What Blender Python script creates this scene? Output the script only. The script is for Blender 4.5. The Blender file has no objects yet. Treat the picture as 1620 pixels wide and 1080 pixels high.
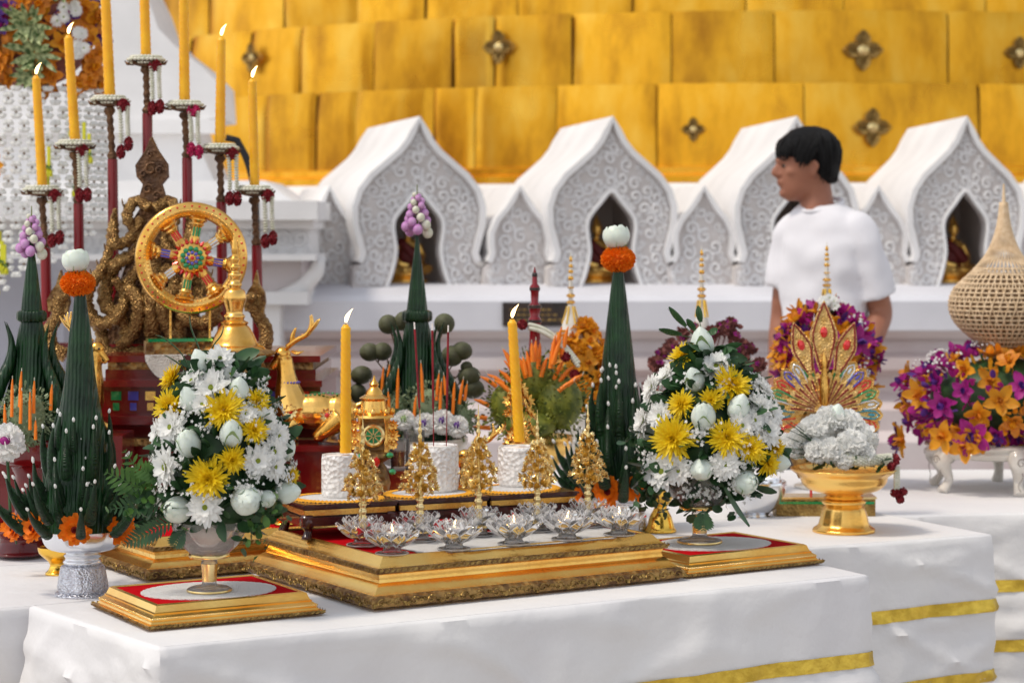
import bpy, math, random
from math import sin, cos, pi, radians, sqrt, atan2
from mathutils import Vector, Matrix, Quaternion, noise
random.seed(7)
R_ = random.Random(11)
scene = bpy.context.scene
C = scene.collection
F = 3500.0; HZ = 370.0; EYE = 1.37; TB = 0.74

def P(px, py, Y):
    return Vector(((px-810)/F*Y, Y, EYE-(py-HZ)/F*Y))
def G(px, py, z=TB):
    Y = (EYE-z)*F/(py-HZ)
    return Vector(((px-810)/F*Y, Y, z))

# ------------------------------------------------------------------ materials
MATS = {}
def mat(name, col, rough=.6, metal=0, col2=None, nscale=20, bump=0, bscale=80, btype='noise', trans=0, sss=0,
        ior=1.45, emit=None, estr=0, spec=.5, objrand=0, detail=3, sheen=0, coat=0, lo=.35, hi=.65, bdist=.004):
    m = bpy.data.materials.new(name); m.use_nodes = True
    nt = m.node_tree; b = nt.nodes['Principled BSDF']; N = nt.nodes.new; L = nt.links.new
    c4 = (*col, 1)
    b.inputs['Base Color'].default_value = c4
    b.inputs['Roughness'].default_value = rough
    b.inputs['Metallic'].default_value = metal
    b.inputs['IOR'].default_value = ior
    b.inputs['Specular IOR Level'].default_value = spec
    b.inputs['Transmission Weight'].default_value = trans
    b.inputs['Coat Weight'].default_value = coat
    if sheen: b.inputs['Sheen Weight'].default_value = sheen
    if sss:
        b.inputs['Subsurface Weight'].default_value = sss
        b.inputs['Subsurface Radius'].default_value = (.01, .006, .003)
        b.inputs['Subsurface Scale'].default_value = 1.0
    if emit:
        b.inputs['Emission Color'].default_value = (*emit, 1); b.inputs['Emission Strength'].default_value = estr
    tc = N('ShaderNodeTexCoord')
    out = None
    if col2:
        n = N('ShaderNodeTexNoise'); n.inputs['Scale'].default_value = nscale; n.inputs['Detail'].default_value = detail
        L(tc.outputs['Object'], n.inputs['Vector'])
        r = N('ShaderNodeMapRange'); r.inputs[1].default_value = lo; r.inputs[2].default_value = hi
        L(n.outputs['Fac'], r.inputs[0])
        mx = N('ShaderNodeMix'); mx.data_type = 'RGBA'
        mx.inputs[6].default_value = c4; mx.inputs[7].default_value = (*col2, 1)
        L(r.outputs[0], mx.inputs[0]); out = mx.outputs[2]
    if objrand:
        oi = N('ShaderNodeObjectInfo'); h = N('ShaderNodeHueSaturation')
        mr = N('ShaderNodeMapRange'); mr.inputs[3].default_value = 1-objrand; mr.inputs[4].default_value = 1+objrand
        L(oi.outputs['Random'], mr.inputs[0]); L(mr.outputs[0], h.inputs['Value'])
        if out: L(out, h.inputs['Color'])
        else: h.inputs['Color'].default_value = c4
        out = h.outputs[0]
    if out: L(out, b.inputs['Base Color'])
    if bump:
        if btype == 'voronoi':
            t = N('ShaderNodeTexVoronoi'); t.inputs['Scale'].default_value = bscale; o = t.outputs['Distance']
            L(tc.outputs['Object'], t.inputs['Vector'])
        elif btype == 'wave':
            t = N('ShaderNodeTexWave'); t.inputs['Scale'].default_value = bscale; o = t.outputs['Fac']
            t.inputs['Distortion'].default_value = 2
            L(tc.outputs['Object'], t.inputs['Vector'])
        else:
            t = N('ShaderNodeTexNoise'); t.inputs['Scale'].default_value = bscale; t.inputs['Detail'].default_value = 4; o = t.outputs['Fac']
            L(tc.outputs['Object'], t.inputs['Vector'])
        bp = N('ShaderNodeBump'); bp.inputs['Strength'].default_value = min(1, bump); bp.inputs['Distance'].default_value = bdist
        L(o, bp.inputs['Height']); L(bp.outputs[0], b.inputs['Normal'])
    MATS[name] = m
    return m
M = MATS
mat('cloth', (.80,.79,.79), .85, col2=(.73,.72,.74), nscale=3, bump=.5, bscale=11, spec=.2, bdist=.012)
mat('cloth_side', (.76,.75,.80), .85, col2=(.70,.68,.74), nscale=4, bump=.4, bscale=14, spec=.2)
mat('band', (.88,.62,.09), .36, .6, col2=(.62,.42,.05), nscale=32, bump=.6, bscale=70)
mat('gold', (.98,.60,.18), .22, 1, col2=(.80,.42,.08), nscale=14, bump=.15, bscale=120)
mat('gold_bright', (.98,.60,.10), .18, 1, bump=.05, bscale=60)
mat('gold_satin', (1,.66,.20), .26, .95, col2=(.90,.48,.10), nscale=9, bump=.15, bscale=150)
mat('gold_pale', (.93,.74,.38), .25, 1, col2=(.75,.52,.18), nscale=30)
mat('gold_dull', (.42,.28,.09), .42, .8, col2=(.22,.13,.04), nscale=60, bump=1, bscale=170, btype='voronoi')
mat('gold_carved', (.40,.24,.08), .42, .7, col2=(.14,.07,.03), nscale=45, bump=1, bscale=90, btype='voronoi')
mat('naga', (.46,.28,.10), .36, .75, col2=(.18,.09,.03), nscale=70, bump=1, bscale=230, btype='voronoi')
mat('bronze', (.20,.10,.045), .5, .5, col2=(.09,.045,.025), nscale=40, bump=.8, bscale=120, btype='voronoi')
mat('red_velvet', (.55,.004,.010), .9, col2=(.44,.003,.008), nscale=60, spec=.05)
mat('red_lacquer', (.19,.005,.006), .22, col2=(.10,.003,.005), nscale=12, coat=.4)
mat('pole_red', (.22,.004,.01), .25, coat=.3)
mat('mahogany', (.035,.006,.008), .22, col2=(.06,.012,.01), nscale=20, coat=.5)
def clear_glass(name, tint, white, ior=1.5):
    m = bpy.data.materials.new(name); m.use_nodes = True
    nt = m.node_tree; N = nt.nodes.new; L = nt.links.new
    nt.nodes.remove(nt.nodes['Principled BSDF']); out = nt.nodes['Material Output']
    tr = N('ShaderNodeBsdfTransparent'); tr.inputs[0].default_value = (*tint,1)
    gl = N('ShaderNodeBsdfGlossy'); gl.inputs['Roughness'].default_value = .04
    rf = N('ShaderNodeBsdfGlass'); rf.inputs['IOR'].default_value = 1.25; rf.inputs['Color'].default_value = (*tint,1)
    fr = N('ShaderNodeFresnel'); fr.inputs[0].default_value = ior
    m0 = N('ShaderNodeMixShader'); m0.inputs[0].default_value = .15; L(tr.outputs[0], m0.inputs[1]); L(rf.outputs[0], m0.inputs[2])
    m1 = N('ShaderNodeMixShader'); L(fr.outputs[0], m1.inputs[0]); L(m0.outputs[0], m1.inputs[1]); L(gl.outputs[0], m1.inputs[2])
    tl0 = N('ShaderNodeBsdfDiffuse'); tl0.inputs[0].default_value = (.95,.94,.95,1)
    tl1 = N('ShaderNodeBsdfTranslucent'); tl1.inputs[0].default_value = (.95,.94,.95,1)
    tl = N('ShaderNodeMixShader'); L(tl0.outputs[0], tl.inputs[1]); L(tl1.outputs[0], tl.inputs[2])
    m2 = N('ShaderNodeMixShader'); m2.inputs[0].default_value = white; L(m1.outputs[0], m2.inputs[1]); L(tl.outputs[0], m2.inputs[2])
    L(m2.outputs[0], out.inputs[0]); MATS[name] = m
clear_glass('glass', (1,1,1), .05, 1.55)
clear_glass('glass_rim_glint', (1,1,1), .50, 1.5)  # extra white paints in the light caught along the glass edges
clear_glass('glass_pink', (1,.96,.93), .16, 1.35)
clear_glass('glass_thin', (.98,.99,.99), .04)
clear_glass('glass_frost', (1,.99,.98), .14, 1.35)
mat('glass_cut', (.86,.83,.80), .14, col2=(.98,.96,.94), nscale=120, spec=.9, bump=1, bscale=120, btype='voronoi')
mat('sand', (.95,.90,.85), .9, col2=(.88,.80,.75), nscale=120, bump=.6, bscale=300)
mat('wax_yellow', (.95,.50,.012), .38, sss=.25, spec=.5, col2=(.88,.42,.01), nscale=30)
mat('wax_orange', (.90,.22,.01), .45, sss=.1)
mat('wax_white', (.85,.78,.70), .5, sss=.2)
mat('flame', (1,.8,.5), .5, emit=(1,.66,.28), estr=6)
mat('wick', (.02,.015,.01), .9)
mat('banana', (.012,.050,.014), .30, col2=(.004,.018,.007), nscale=22, bump=.5, bscale=45, btype='wave', spec=.35)
mat('banana_light', (.025,.085,.02), .4, col2=(.010,.045,.014), nscale=16, bump=.3, bscale=60, btype='wave')
mat('leaf', (.035,.10,.030), .45, col2=(.016,.05,.020), nscale=35)
mat('leaf_light', (.11,.24,.05), .5, col2=(.05,.13,.03), nscale=40)
mat('leaf_grey', (.28,.34,.20), .7, col2=(.14,.20,.10), nscale=60)
mat('leaf_lime', (.24,.25,.03), .5, col2=(.08,.11,.015), nscale=40)
mat('leaf_pale', (.50,.55,.28), .5, col2=(.06,.12,.03), nscale=70, detail=1)
mat('sepal', (.38,.50,.24), .5, col2=(.22,.34,.12), nscale=40, sss=.1)
mat('lotus', (.72,.80,.66), .45, col2=(.80,.86,.80), nscale=25, sss=.15, objrand=.05)
mat('petal_white', (.95,.95,.93), .55, sss=.15)
mat('petal_yellow', (.90,.72,.02), .5, col2=(.85,.58,.01), nscale=60, sss=.1)
mat('disc_green', (.42,.52,.05), .7, bump=.8, bscale=500, btype='voronoi')
mat('disc_yellow', (.70,.46,.01), .7, bump=.8, bscale=500, btype='voronoi')
mat('marigold', (.95,.27,.006), .6, col2=(.90,.19,.004), nscale=50, sss=.1)
mat('marigold_heart', (.22,.008,.006), .8)
mat('orange_petal', (.85,.30,.015), .5, col2=(.80,.42,.02), nscale=25, sss=.1, objrand=.12)
mat('rust_petal', (.50,.14,.015), .55, col2=(.75,.30,.02), nscale=18, objrand=.2)
mat('magenta', (.48,.02,.26), .5, col2=(.30,.012,.20), nscale=40, sss=.1, objrand=.15)
mat('purple', (.12,.035,.28), .5, col2=(.07,.02,.16), nscale=40, objrand=.15)
mat('orchid', (.46,.16,.46), .5, col2=(.60,.34,.58), nscale=70)
mat('dried', (.26,.09,.07), .8, col2=(.16,.05,.05), nscale=60)
mat('rose', (.30,.008,.018), .55, col2=(.16,.004,.01), nscale=60)
mat('pink_rose', (.62,.02,.14), .5, col2=(.45,.01,.08), nscale=60)
mat('jasmine', (.74,.72,.62), .6, col2=(.60,.60,.46), nscale=90)
mat('fruit', (.11,.12,.055), .6, col2=(.07,.07,.035), nscale=30, bump=.4, bscale=120)
mat('stem_brown', (.20,.12,.06), .8)
mat('silver', (.82,.84,.88), .22, 1, bump=.1, bscale=60)
mat('silver_carved', (.72,.73,.78), .3, 1, col2=(.55,.55,.60), nscale=120, bump=.6, bscale=260, btype='voronoi')
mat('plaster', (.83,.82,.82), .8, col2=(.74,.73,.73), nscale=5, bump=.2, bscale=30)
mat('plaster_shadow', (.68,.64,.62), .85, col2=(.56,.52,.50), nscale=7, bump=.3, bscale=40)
mat('wall_pink', (.60,.50,.49), .85, col2=(.68,.62,.62), nscale=2.5, bump=.2, bscale=20, detail=6)
mat('ledge', (.72,.72,.77), .8, col2=(.66,.66,.71), nscale=4, detail=6)
mat('black_stone', (.02,.018,.018), .3, col2=(.05,.03,.025), nscale=12)
mat('niche_dark', (.72,.65,.61), .9)
mat('paving', (.42,.38,.34), .8, col2=(.34,.30,.27), nscale=2, bump=.2, bscale=10, detail=8)
mat('skin', (.36,.15,.088), .5, sss=.08, col2=(.31,.12,.07), nscale=12)
mat('hair', (.004,.0035,.004), .6, spec=.25, bump=.5, bscale=140, btype='wave')
mat('shirt', (.80,.79,.83), .85, col2=(.76,.75,.79), nscale=5, bump=.35, bscale=9, spec=.2)
mat('trousers', (.05,.05,.07), .8)
mat('wicker', (.78,.60,.40), .6, col2=(.66,.47,.28), nscale=90)
mat('ceramic', (.74,.70,.64), .3, col2=(.66,.62,.55), nscale=8, coat=.4)
mat('ceramic_dark', (.25,.20,.17), .5)
mat('gem_red', (.70,.012,.01), .12, .3, coat=1)
mat('gem_green', (.01,.30,.10), .12, .3, coat=1)
mat('gem_blue', (.10,.09,.50), .12, .3, coat=1)
mat('gem_teal', (.02,.30,.42), .12, .3, coat=1)
mat('gem_clear', (.75,.80,.86), .08, .6, coat=1)
mat('doily', (.80,.78,.76), .85, bump=.8, bscale=400, btype='voronoi')
mat('doily_edge', (.88,.40,.02), .75, bump=.8, bscale=400)
mat('robe', (.12,.012,.012), .6)
mat('pink_wall', (.45,.22,.20), .85, col2=(.55,.32,.28), nscale=3)
mat('grey_wall', (.36,.36,.41), .9)
mat('gold_leaf', (.88,.60,.24), .35, .8, col2=(.66,.40,.12), nscale=60, bump=.8, bscale=260, btype='voronoi')
mat('pendant', (.70,.68,.03), .5)
mat('tea', (.25,.05,.01), .1, trans=.6)
mat('black_plastic', (.012,.012,.015), .4)
mat('mauve_cloth', (.42,.34,.50), .8)

# thin petals let light through
for nm, k in (('petal_white',.42),('petal_yellow',.3),('orange_petal',.3),('magenta',.25),('marigold',.25),('leaf_light',.25)):
    nt = M[nm].node_tree; b = nt.nodes['Principled BSDF']; out = nt.nodes['Material Output']
    tl = nt.nodes.new('ShaderNodeBsdfTranslucent'); mx = nt.nodes.new('ShaderNodeMixShader'); mx.inputs[0].default_value = k
    src = b.inputs['Base Color']
    if src.is_linked: nt.links.new(src.links[0].from_socket, tl.inputs[0])
    else: tl.inputs[0].default_value = src.default_value
    b.inputs['Subsurface Weight'].default_value = 0
    nt.links.new(b.outputs[0], mx.inputs[1]); nt.links.new(tl.outputs[0], mx.inputs[2]); nt.links.new(mx.outputs[0], out.inputs[0])
# big gilded plates: brass with smears
def plate_mat():
    m = bpy.data.materials.new('gilt_plate'); m.use_nodes = True
    nt = m.node_tree; b = nt.nodes['Principled BSDF']; N = nt.nodes.new; L = nt.links.new
    tc = N('ShaderNodeTexCoord'); oi = N('ShaderNodeObjectInfo')
    ad = N('ShaderNodeVectorMath'); ad.operation = 'ADD'
    sc = N('ShaderNodeVectorMath'); sc.operation = 'SCALE'; sc.inputs['Scale'].default_value = 37
    L(oi.outputs['Random'], sc.inputs[0]); L(tc.outputs['Object'], ad.inputs[0]); L(sc.outputs[0], ad.inputs[1])
    n = N('ShaderNodeTexNoise'); n.inputs['Scale'].default_value = 3.0; n.inputs['Detail'].default_value = 8; n.inputs['Roughness'].default_value = .62
    mp = N('ShaderNodeMapping'); mp.inputs['Scale'].default_value = (1.6, 1.6, .6)
    L(ad.outputs[0], mp.inputs[0]); L(mp.outputs[0], n.inputs['Vector'])
    cr = N('ShaderNodeValToRGB'); e = cr.color_ramp.elements
    e[0].position = .25; e[0].color = (.42,.17,.010,1); e[1].position = .7; e[1].color = (.90,.53,.07,1)
    k = cr.color_ramp.elements.new(.5); k.color = (.84,.41,.02,1)
    L(n.outputs['Fac'], cr.inputs[0])
    h = N('ShaderNodeHueSaturation'); mr = N('ShaderNodeMapRange'); mr.inputs[3].default_value = .85; mr.inputs[4].default_value = 1.12
    L(oi.outputs['Random'], mr.inputs[0]); L(mr.outputs[0], h.inputs['Value']); L(cr.outputs[0], h.inputs['Color'])
    L(h.outputs[0], b.inputs['Base Color'])
    b.inputs['Metallic'].default_value = .78
    n2 = N('ShaderNodeTexNoise'); n2.inputs['Scale'].default_value = 3; L(ad.outputs[0], n2.inputs['Vector'])
    r2 = N('ShaderNodeMapRange'); r2.inputs[3].default_value = .12; r2.inputs[4].default_value = .52
    L(n2.outputs['Fac'], r2.inputs[0]); L(r2.outputs[0], b.inputs['Roughness'])
    bp = N('ShaderNodeBump'); bp.inputs['Strength'].default_value = .35; bp.inputs['Distance'].default_value = .03
    L(n2.outputs['Fac'], bp.inputs['Height']); L(bp.outputs[0], b.inputs['Normal'])
    MATS['gilt_plate'] = m
plate_mat()

# ------------------------------------------------------------------ mesh builder
class MB:
    def __init__(s): s.v = []; s.f = []; s.m = []
    def add(s, vf, mi=0, T=None):
        vs, fs = vf; o = len(s.v)
        if T is not None: vs = [T @ Vector(p) for p in vs]
        s.v.extend([tuple(p) for p in vs]); s.f.extend([tuple(i+o for i in f) for f in fs]); s.m.extend([mi]*len(fs))
        return s
    def mesh(s, name, mats, sharp=45):
        me = bpy.data.meshes.new(name); me.from_pydata(s.v, [], s.f)
        if isinstance(mats, str): mats = [mats]
        for m in mats: me.materials.append(MATS[m])
        me.polygons.foreach_set('material_index', s.m)
        me.polygons.foreach_set('use_smooth', [True]*len(s.f))
        me.update()
        if sharp < 180: me.set_sharp_from_angle(angle=radians(sharp))
        return me
def link(o, parent=None):
    C.objects.link(o)
    if parent: o.parent = parent
    return o
def part(name, mb, mats, parent=None, sharp=45, **k):
    o = bpy.data.objects.new(name, mb.mesh(name, mats, sharp)); link(o, parent)
    for a, b in k.items(): o[a] = b
    return o
def inst(name, me, parent, loc=(0,0,0), quat=None, sc=1, rz=None):
    o = bpy.data.objects.new(name, me); link(o, parent); o.location = loc
    if quat is not None: o.rotation_mode = 'QUATERNION'; o.rotation_quaternion = quat
    if rz is not None: o.rotation_euler = (0,0,rz)
    o.scale = (sc,)*3 if not hasattr(sc, '__len__') else sc
    return o
def tag(o, label, cat, group=None, kind=None):
    if label: o['label'] = label
    if cat: o['category'] = cat
    if group: o['group'] = group
    if kind: o['kind'] = kind
    return o
def thing(name, label, cat, loc=(0,0,0), rz=0, group=None):
    o = bpy.data.objects.new(name, None); link(o); o.location = loc; o.rotation_euler = (0,0,rz)
    o.empty_display_size = .05
    return tag(o, label, cat, group)
def copy_thing(root, label, loc=None, rz=None, sc=None):
    def rec(o, par):
        c = o.copy(); C.objects.link(c); c.parent = par
        for ch in list(o.children): rec(ch, c)
        return c
    r = rec(root, None); r['label'] = label
    if loc is not None: r.location = loc
    if rz is not None: r.rotation_euler = (0,0,rz)
    if sc is not None: r.scale = (sc,)*3
    return r
def one(name, mb, mats, label, cat, loc=(0,0,0), rz=0, group=None, kind=None, sharp=45):
    o = part(name, mb, mats, None, sharp); o.location = loc; o.rotation_euler = (0,0,rz)
    return tag(o, label, cat, group, kind)
def struct(name, mb, mats, sharp=45):
    o = part(name, mb, mats, None, sharp); o['kind'] = 'structure'; return o

# primitives -> (verts, faces)
def lathe(prof, n=32, fr=None, cap=True, a0=0, arc=2*pi):
    vs, fs = [], []
    full = abs(arc-2*pi) < 1e-6
    for r, z in prof:
        for i in range(n):
            a = a0+arc*i/(n if full else n-1)
            k = fr(a, z, r) if fr else 1
            vs.append((r*k*cos(a), r*k*sin(a), z))
    m = n if full else n-1
    for j in range(len(prof)-1):
        for i in range(m):
            i2 = (i+1) % n
            fs.append((j*n+i, j*n+i2, (j+1)*n+i2, (j+1)*n+i))
    if cap and full:
        if prof[0][0] > 1e-6: fs.append(tuple(range(n))[::-1])
        if prof[-1][0] > 1e-6: fs.append(tuple((len(prof)-1)*n+i for i in range(n)))
    return vs, fs
def box(x0, x1, y0, y1, z0, z1):
    v = [(x,y,z) for z in (z0,z1) for y in (y0,y1) for x in (x0,x1)]
    return v, [(0,2,3,1),(4,5,7,6),(0,1,5,4),(2,6,7,3),(0,4,6,2),(1,3,7,5)]
def tube(pts, rad, n=8, cap=True, flat=1):
    pts = [Vector(p) for p in pts]
    if not hasattr(rad, '__len__'): rad = [rad]*len(pts)
    vs, fs = [], []
    t = (pts[1]-pts[0]).normalized()
    up = Vector((0,0,1)) if abs(t.z) < .9 else Vector((1,0,0))
    u = t.cross(up).normalized()
    for i, p in enumerate(pts):
        if i == 0: t = pts[1]-pts[0]
        elif i == len(pts)-1: t = pts[-1]-pts[-2]
        else: t = pts[i+1]-pts[i-1]
        if t.length < 1e-9: t = Vector((0,0,1))
        t.normalize(); u = (u - t*u.dot(t))
        if u.length < 1e-6: u = t.orthogonal()
        u.normalize(); w = t.cross(u)
        for k in range(n):
            a = 2*pi*k/n
            vs.append(p + u*cos(a)*rad[i] + w*sin(a)*rad[i]*flat)
    for j in range(len(pts)-1):
        for k in range(n):
            k2 = (k+1) % n
            fs.append((j*n+k, j*n+k2, (j+1)*n+k2, (j+1)*n+k))
    if cap: fs.append(tuple(range(n))[::-1]); fs.append(tuple((len(pts)-1)*n+k for k in range(n)))
    return vs, fs
def ball(c, r, n=12, m=8):
    if not hasattr(r, '__len__'): r = (r,r,r)
    vs = []; fs = []
    for j in range(m+1):
        t = pi*j/m
        rr = max(sin(t), 1e-4)
        for i in range(n):
            a = 2*pi*i/n
            vs.append((c[0]+r[0]*rr*cos(a), c[1]+r[1]*rr*sin(a), c[2]-r[2]*cos(t)))
    for j in range(m):
        for i in range(n):
            i2 = (i+1) % n
            fs.append((j*n+i, j*n+i2, (j+1)*n+i2, (j+1)*n+i))
    return vs, fs
def prism(poly, y0, y1):       # poly in (x,z), extruded along y
    n = len(poly)
    vs = [(x,y0,z) for x,z in poly]+[(x,y1,z) for x,z in poly]
    fs = [tuple(range(n)), tuple(range(n,2*n))[::-1]]
    for i in range(n):
        j = (i+1) % n; fs.append((i, i+n, j+n, j))
    return vs, fs
def prismz(poly, z0, z1):
    n = len(poly)
    vs = [(x,y,z0) for x,y in poly]+[(x,y,z1) for x,y in poly]
    fs = [tuple(range(n))[::-1], tuple(range(n,2*n))]
    for i in range(n):
        j = (i+1) % n; fs.append((i, j, j+n, i+n))
    return vs, fs
def petal(L, W, curl=.3, cup=.2, tip=.6, base=.3, nl=5, wav=0, droop=0):
    # lies along +x, up z
    vs, fs = [], []
    nw = 3
    for i in range(nl+1):
        t = i/nl
        w = W*.5*(base*(1-t)+ sin(pi*min(1, t*.92+.04))**.7*(1-base*(1-t)))
        if t == 1: w = W*.5*tip*.35
        for j in range(nw):
            s = j-1
            z = L*curl*t*t - droop*L*t**3 + cup*W*abs(s)*(1-.3*t) + (wav*W*sin(t*9+j*2.1) if wav else 0)
            vs.append((L*t, s*w, z))
    for i in range(nl):
        for j in range(nw-1):
            a = i*nw+j; fs.append((a, a+nw, a+nw+1, a+1))
    return vs, fs
def RZ(a): return Matrix.Rotation(a, 4, 'Z')
def RY(a): return Matrix.Rotation(a, 4, 'Y')
def RX(a): return Matrix.Rotation(a, 4, 'X')
def TR(x, y, z): return Matrix.Translation((x,y,z))
def S3(x, y=None, z=None):
    y = x if y is None else y; z = x if z is None else z
    return Matrix.Diagonal((x,y,z,1))
def look(nrm, roll=0):
    q = Vector(nrm).normalized().to_track_quat('Z', 'Y')
    return q @ Quaternion((0,0,1), roll)
def cr(pts, k=6):               # catmull-rom through points
    pts = [Vector(p) for p in pts]; out = []
    n = len(pts)
    for i in range(n-1):
        p0 = pts[max(i-1,0)]; p1 = pts[i]; p2 = pts[i+1]; p3 = pts[min(i+2,n-1)]
        for j in range(k):
            t = j/k
            out.append(.5*((2*p1)+(p2-p0)*t+(2*p0-5*p1+4*p2-p3)*t*t+(3*p1-p0-3*p2+p3)*t**3))
    out.append(pts[-1]); return out
def cr1(xs, k=6): return [p.x for p in cr([(x,0,0) for x in xs], k)]
def sprof(pl, k=4):             # smooth (r,z) profile
    return [(max(p.x, 0), p.y) for p in cr([(a,b,0) for a,b in pl], k)]
def inside(x, y, poly):
    c = False; n = len(poly); j = n-1
    for i in range(n):
        xi, yi = poly[i]; xj, yj = poly[j]
        if (yi > y) != (yj > y) and x < (xj-xi)*(y-yi)/(yj-yi)+xi: c = not c
        j = i
    return c
def distpoly(x, y, poly):
    d = 9; n = len(poly)
    for i in range(n):
        a = Vector(poly[i]); b = Vector(poly[(i+1) % n]); p = Vector((x,y)); ab = b-a
        t = max(0, min(1, (p-a).dot(ab)/max(ab.length_squared, 1e-12)))
        d = min(d, (a+ab*t-p).length)
    return d

# ------------------------------------------------------------------ shared flower meshes (unit radius, axis +Z)
rr = random.Random(3)
def daisy_mesh(name, rings, pw, mp, md, disc, wild=.12):
    b = MB()
    for (n, L, tilt, z) in rings:
        for k in range(n):
            a = 2*pi*k/n + rr.uniform(-.12,.12)+tilt
            l = L*rr.uniform(1-wild, 1+wild*.5)
            b.add(petal(l, pw*rr.uniform(.85,1.15), curl=rr.uniform(-.12,.12), cup=.18, tip=.7, base=.35, nl=4),
                  0, TR(0,0,z)@RZ(a)@RY(-tilt+rr.uniform(-.10,.10)))
    b.add(ball((0,0,disc*.35), (disc,disc,disc*.55), 12, 6), 1)
    b.add(lathe([(.04,-.35),(.18,-.12),(.25,.0)], 8), 2)
    return b.mesh(name, [mp, md, 'leaf_light'], 60)
DW = [daisy_mesh('white_daisy', [(20,1,.06,0),(18,.88,.28,.04),(12,.62,.62,.06)], .34, 'petal_white', 'disc_green', .24) for _ in range(3)]
DY = [daisy_mesh('yellow_mum', [(26,1,.02,0),(26,.94,.24,.03),(24,.82,.5,.06),(20,.64,.82,.08),(14,.42,1.2,.1)], .15, 'petal_yellow', 'disc_yellow', .16, .2) for _ in range(3)]
def lotus_mesh(name, opened=.0, sep=True):
    b = MB()
    pr = sprof([(.18,-.95),(.62,-.72),(.80,-.25),(.74,.25),(.46,.72),(.12,1.0),(.01,1.06)], 3)
    b.add(lathe(pr, 16))
    for ring in range(2):
        n = 5
        for k in range(n):
            a = 2*pi*k/n+ring*.6
            vs, fs = [], []
            for i in range(7):
                t = i/6
                z = -.95+t*(1.75+.22*ring); 
                idx = min(range(len(pr)), key=lambda q: abs(pr[q][1]-z)); r0 = pr[idx][0]
                w = sin(pi*min(.97, t*.85+.1))**.8*.62
                for j in range(5):
                    s = (j-2)/2
                    aa = a+s*w/max(r0+.1,.35)
                    ro = r0+.055+.04*ring*0+opened*t*t*.5-.035*abs(s)+.03*(1-ring)
                    vs.append((ro*cos(aa), ro*sin(aa), z))
            for i in range(6):
                for j in range(4): q = i*5+j; fs.append((q, q+1, q+6, q+5))
            b.add((vs, fs), 0)
    if sep:
        for k in range(5):
            a = 2*pi*k/5+.3
            b.add(petal(1.5+.35*rr.random(), 1.15, curl=.35, cup=-.15, tip=.6, base=.5, wav=.05), 1, TR(0,0,-1.05)@RZ(a)@RY(-.72-.25*rr.random()))
    return b.mesh(name, ['lotus', 'sepal'], 180)
LB = [lotus_mesh('lotus_a', .0), lotus_mesh('lotus_b', .40), lotus_mesh('lotus_c', .05)]
LB_top = lotus_mesh('lotus_open', .95)
LB_plain = lotus_mesh('lotus_plain', .0, False)
def pompom(name, m, n=170, flat=.75, pl=.42, pw=.34, heart=None, wav=.12):
    b = MB(); b.add(ball((0,0,0), (.72,.72,.72*flat), 14, 8))
    for k in range(n):
        t = (k+.5)/n; ph = math.acos(1-2*t); a = k*2.39996
        nrm = Vector((sin(ph)*cos(a), sin(ph)*sin(a), cos(ph)))
        q = look(nrm, rr.uniform(0, 6.3)).to_matrix().to_4x4()
        p = Vector((nrm.x*.66, nrm.y*.66, nrm.z*.66*flat))
        b.add(petal(pl*rr.uniform(.8,1.1), pw, curl=.2, cup=.25, nl=3, wav=wav), 0, TR(*p)@q@RY(-1.15+rr.uniform(-.35,.35)))
    return b.mesh(name, m, 60)
POM_O = pompom('marigold_pom', 'marigold', 520, .74, .20, .17)
POM_W = pompom('white_pom', 'petal_white', 64, .85, .5, .8, wav=.05)
POM_R = pompom('rose_pom', 'rose', 34, 1.0, .42, .9, wav=.03)
POM_P = pompom('pink_pom', 'pink_rose', 34, 1.0, .42, .9, wav=.03)
POM_D = pompom('dried_pom', 'dried', 40, 1.0, .6, .7)
POM_Y = pompom('yellow_pom', 'orange_petal', 70, .8, .6, .5)
def marigold_open():
    b = MB()
    for (n, L, tl, z) in [(13,1,.1,0),(12,.85,.35,.05),(10,.65,.7,.08)]:
        for k in range(n):
            b.add(petal(L*rr.uniform(.85,1.05), .50, curl=.1, cup=.12, nl=4, wav=.10, tip=1.4), 0, TR(0,0,z)@RZ(2*pi*k/n+rr.random()*.3)@RY(-tl))
    b.add(ball((0,0,.12), (.34,.34,.22), 12, 6), 1)
    for k in range(16): b.add(petal(.26,.14,curl=.4), 1, TR(0,0,.16)@RZ(k*.9)@RY(-.6-.04*k))
    return b.mesh('marigold_open', ['marigold', 'marigold_heart'], 60)
MARI = marigold_open()
def orchid_mesh(name, m, m2):
    b = MB()
    for k in range(5):
        b.add(petal(1*rr.uniform(.85,1.1), .62, curl=rr.uniform(-.2,.3), cup=.2, nl=4, wav=.05), 0, RZ(2*pi*k/5+rr.uniform(-.15,.15))@RY(-.25))
    b.add(petal(.55,.5,curl=.6,cup=.4), 1, RY(-.6)); b.add(petal(.5,.4,curl=.6,cup=.4), 1, RZ(3.1)@RY(-.8))
    b.add(ball((0,0,.12), .12, 8, 5), 1)
    return b.mesh(name, [m, m2], 60)
OR = {'m': [orchid_mesh('orchid_magenta', 'magenta', 'purple') for _ in range(2)],
      'o': [orchid_mesh('orchid_orange', 'orange_petal', 'rust_petal') for _ in range(2)],
      'p': [orchid_mesh('orchid_purple', 'purple', 'magenta') for _ in range(2)],
      'r': [orchid_mesh('leafy_rust', 'rust_petal', 'orange_petal') for _ in range(2)]}
bud = MB().add(lathe([(.0,-1),(.45,-.7),(.6,0),(.4,.7),(0,1.1)], 8, cap=False))
BUD = bud.mesh('jasmine_bud', 'petal_white', 180)

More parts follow.
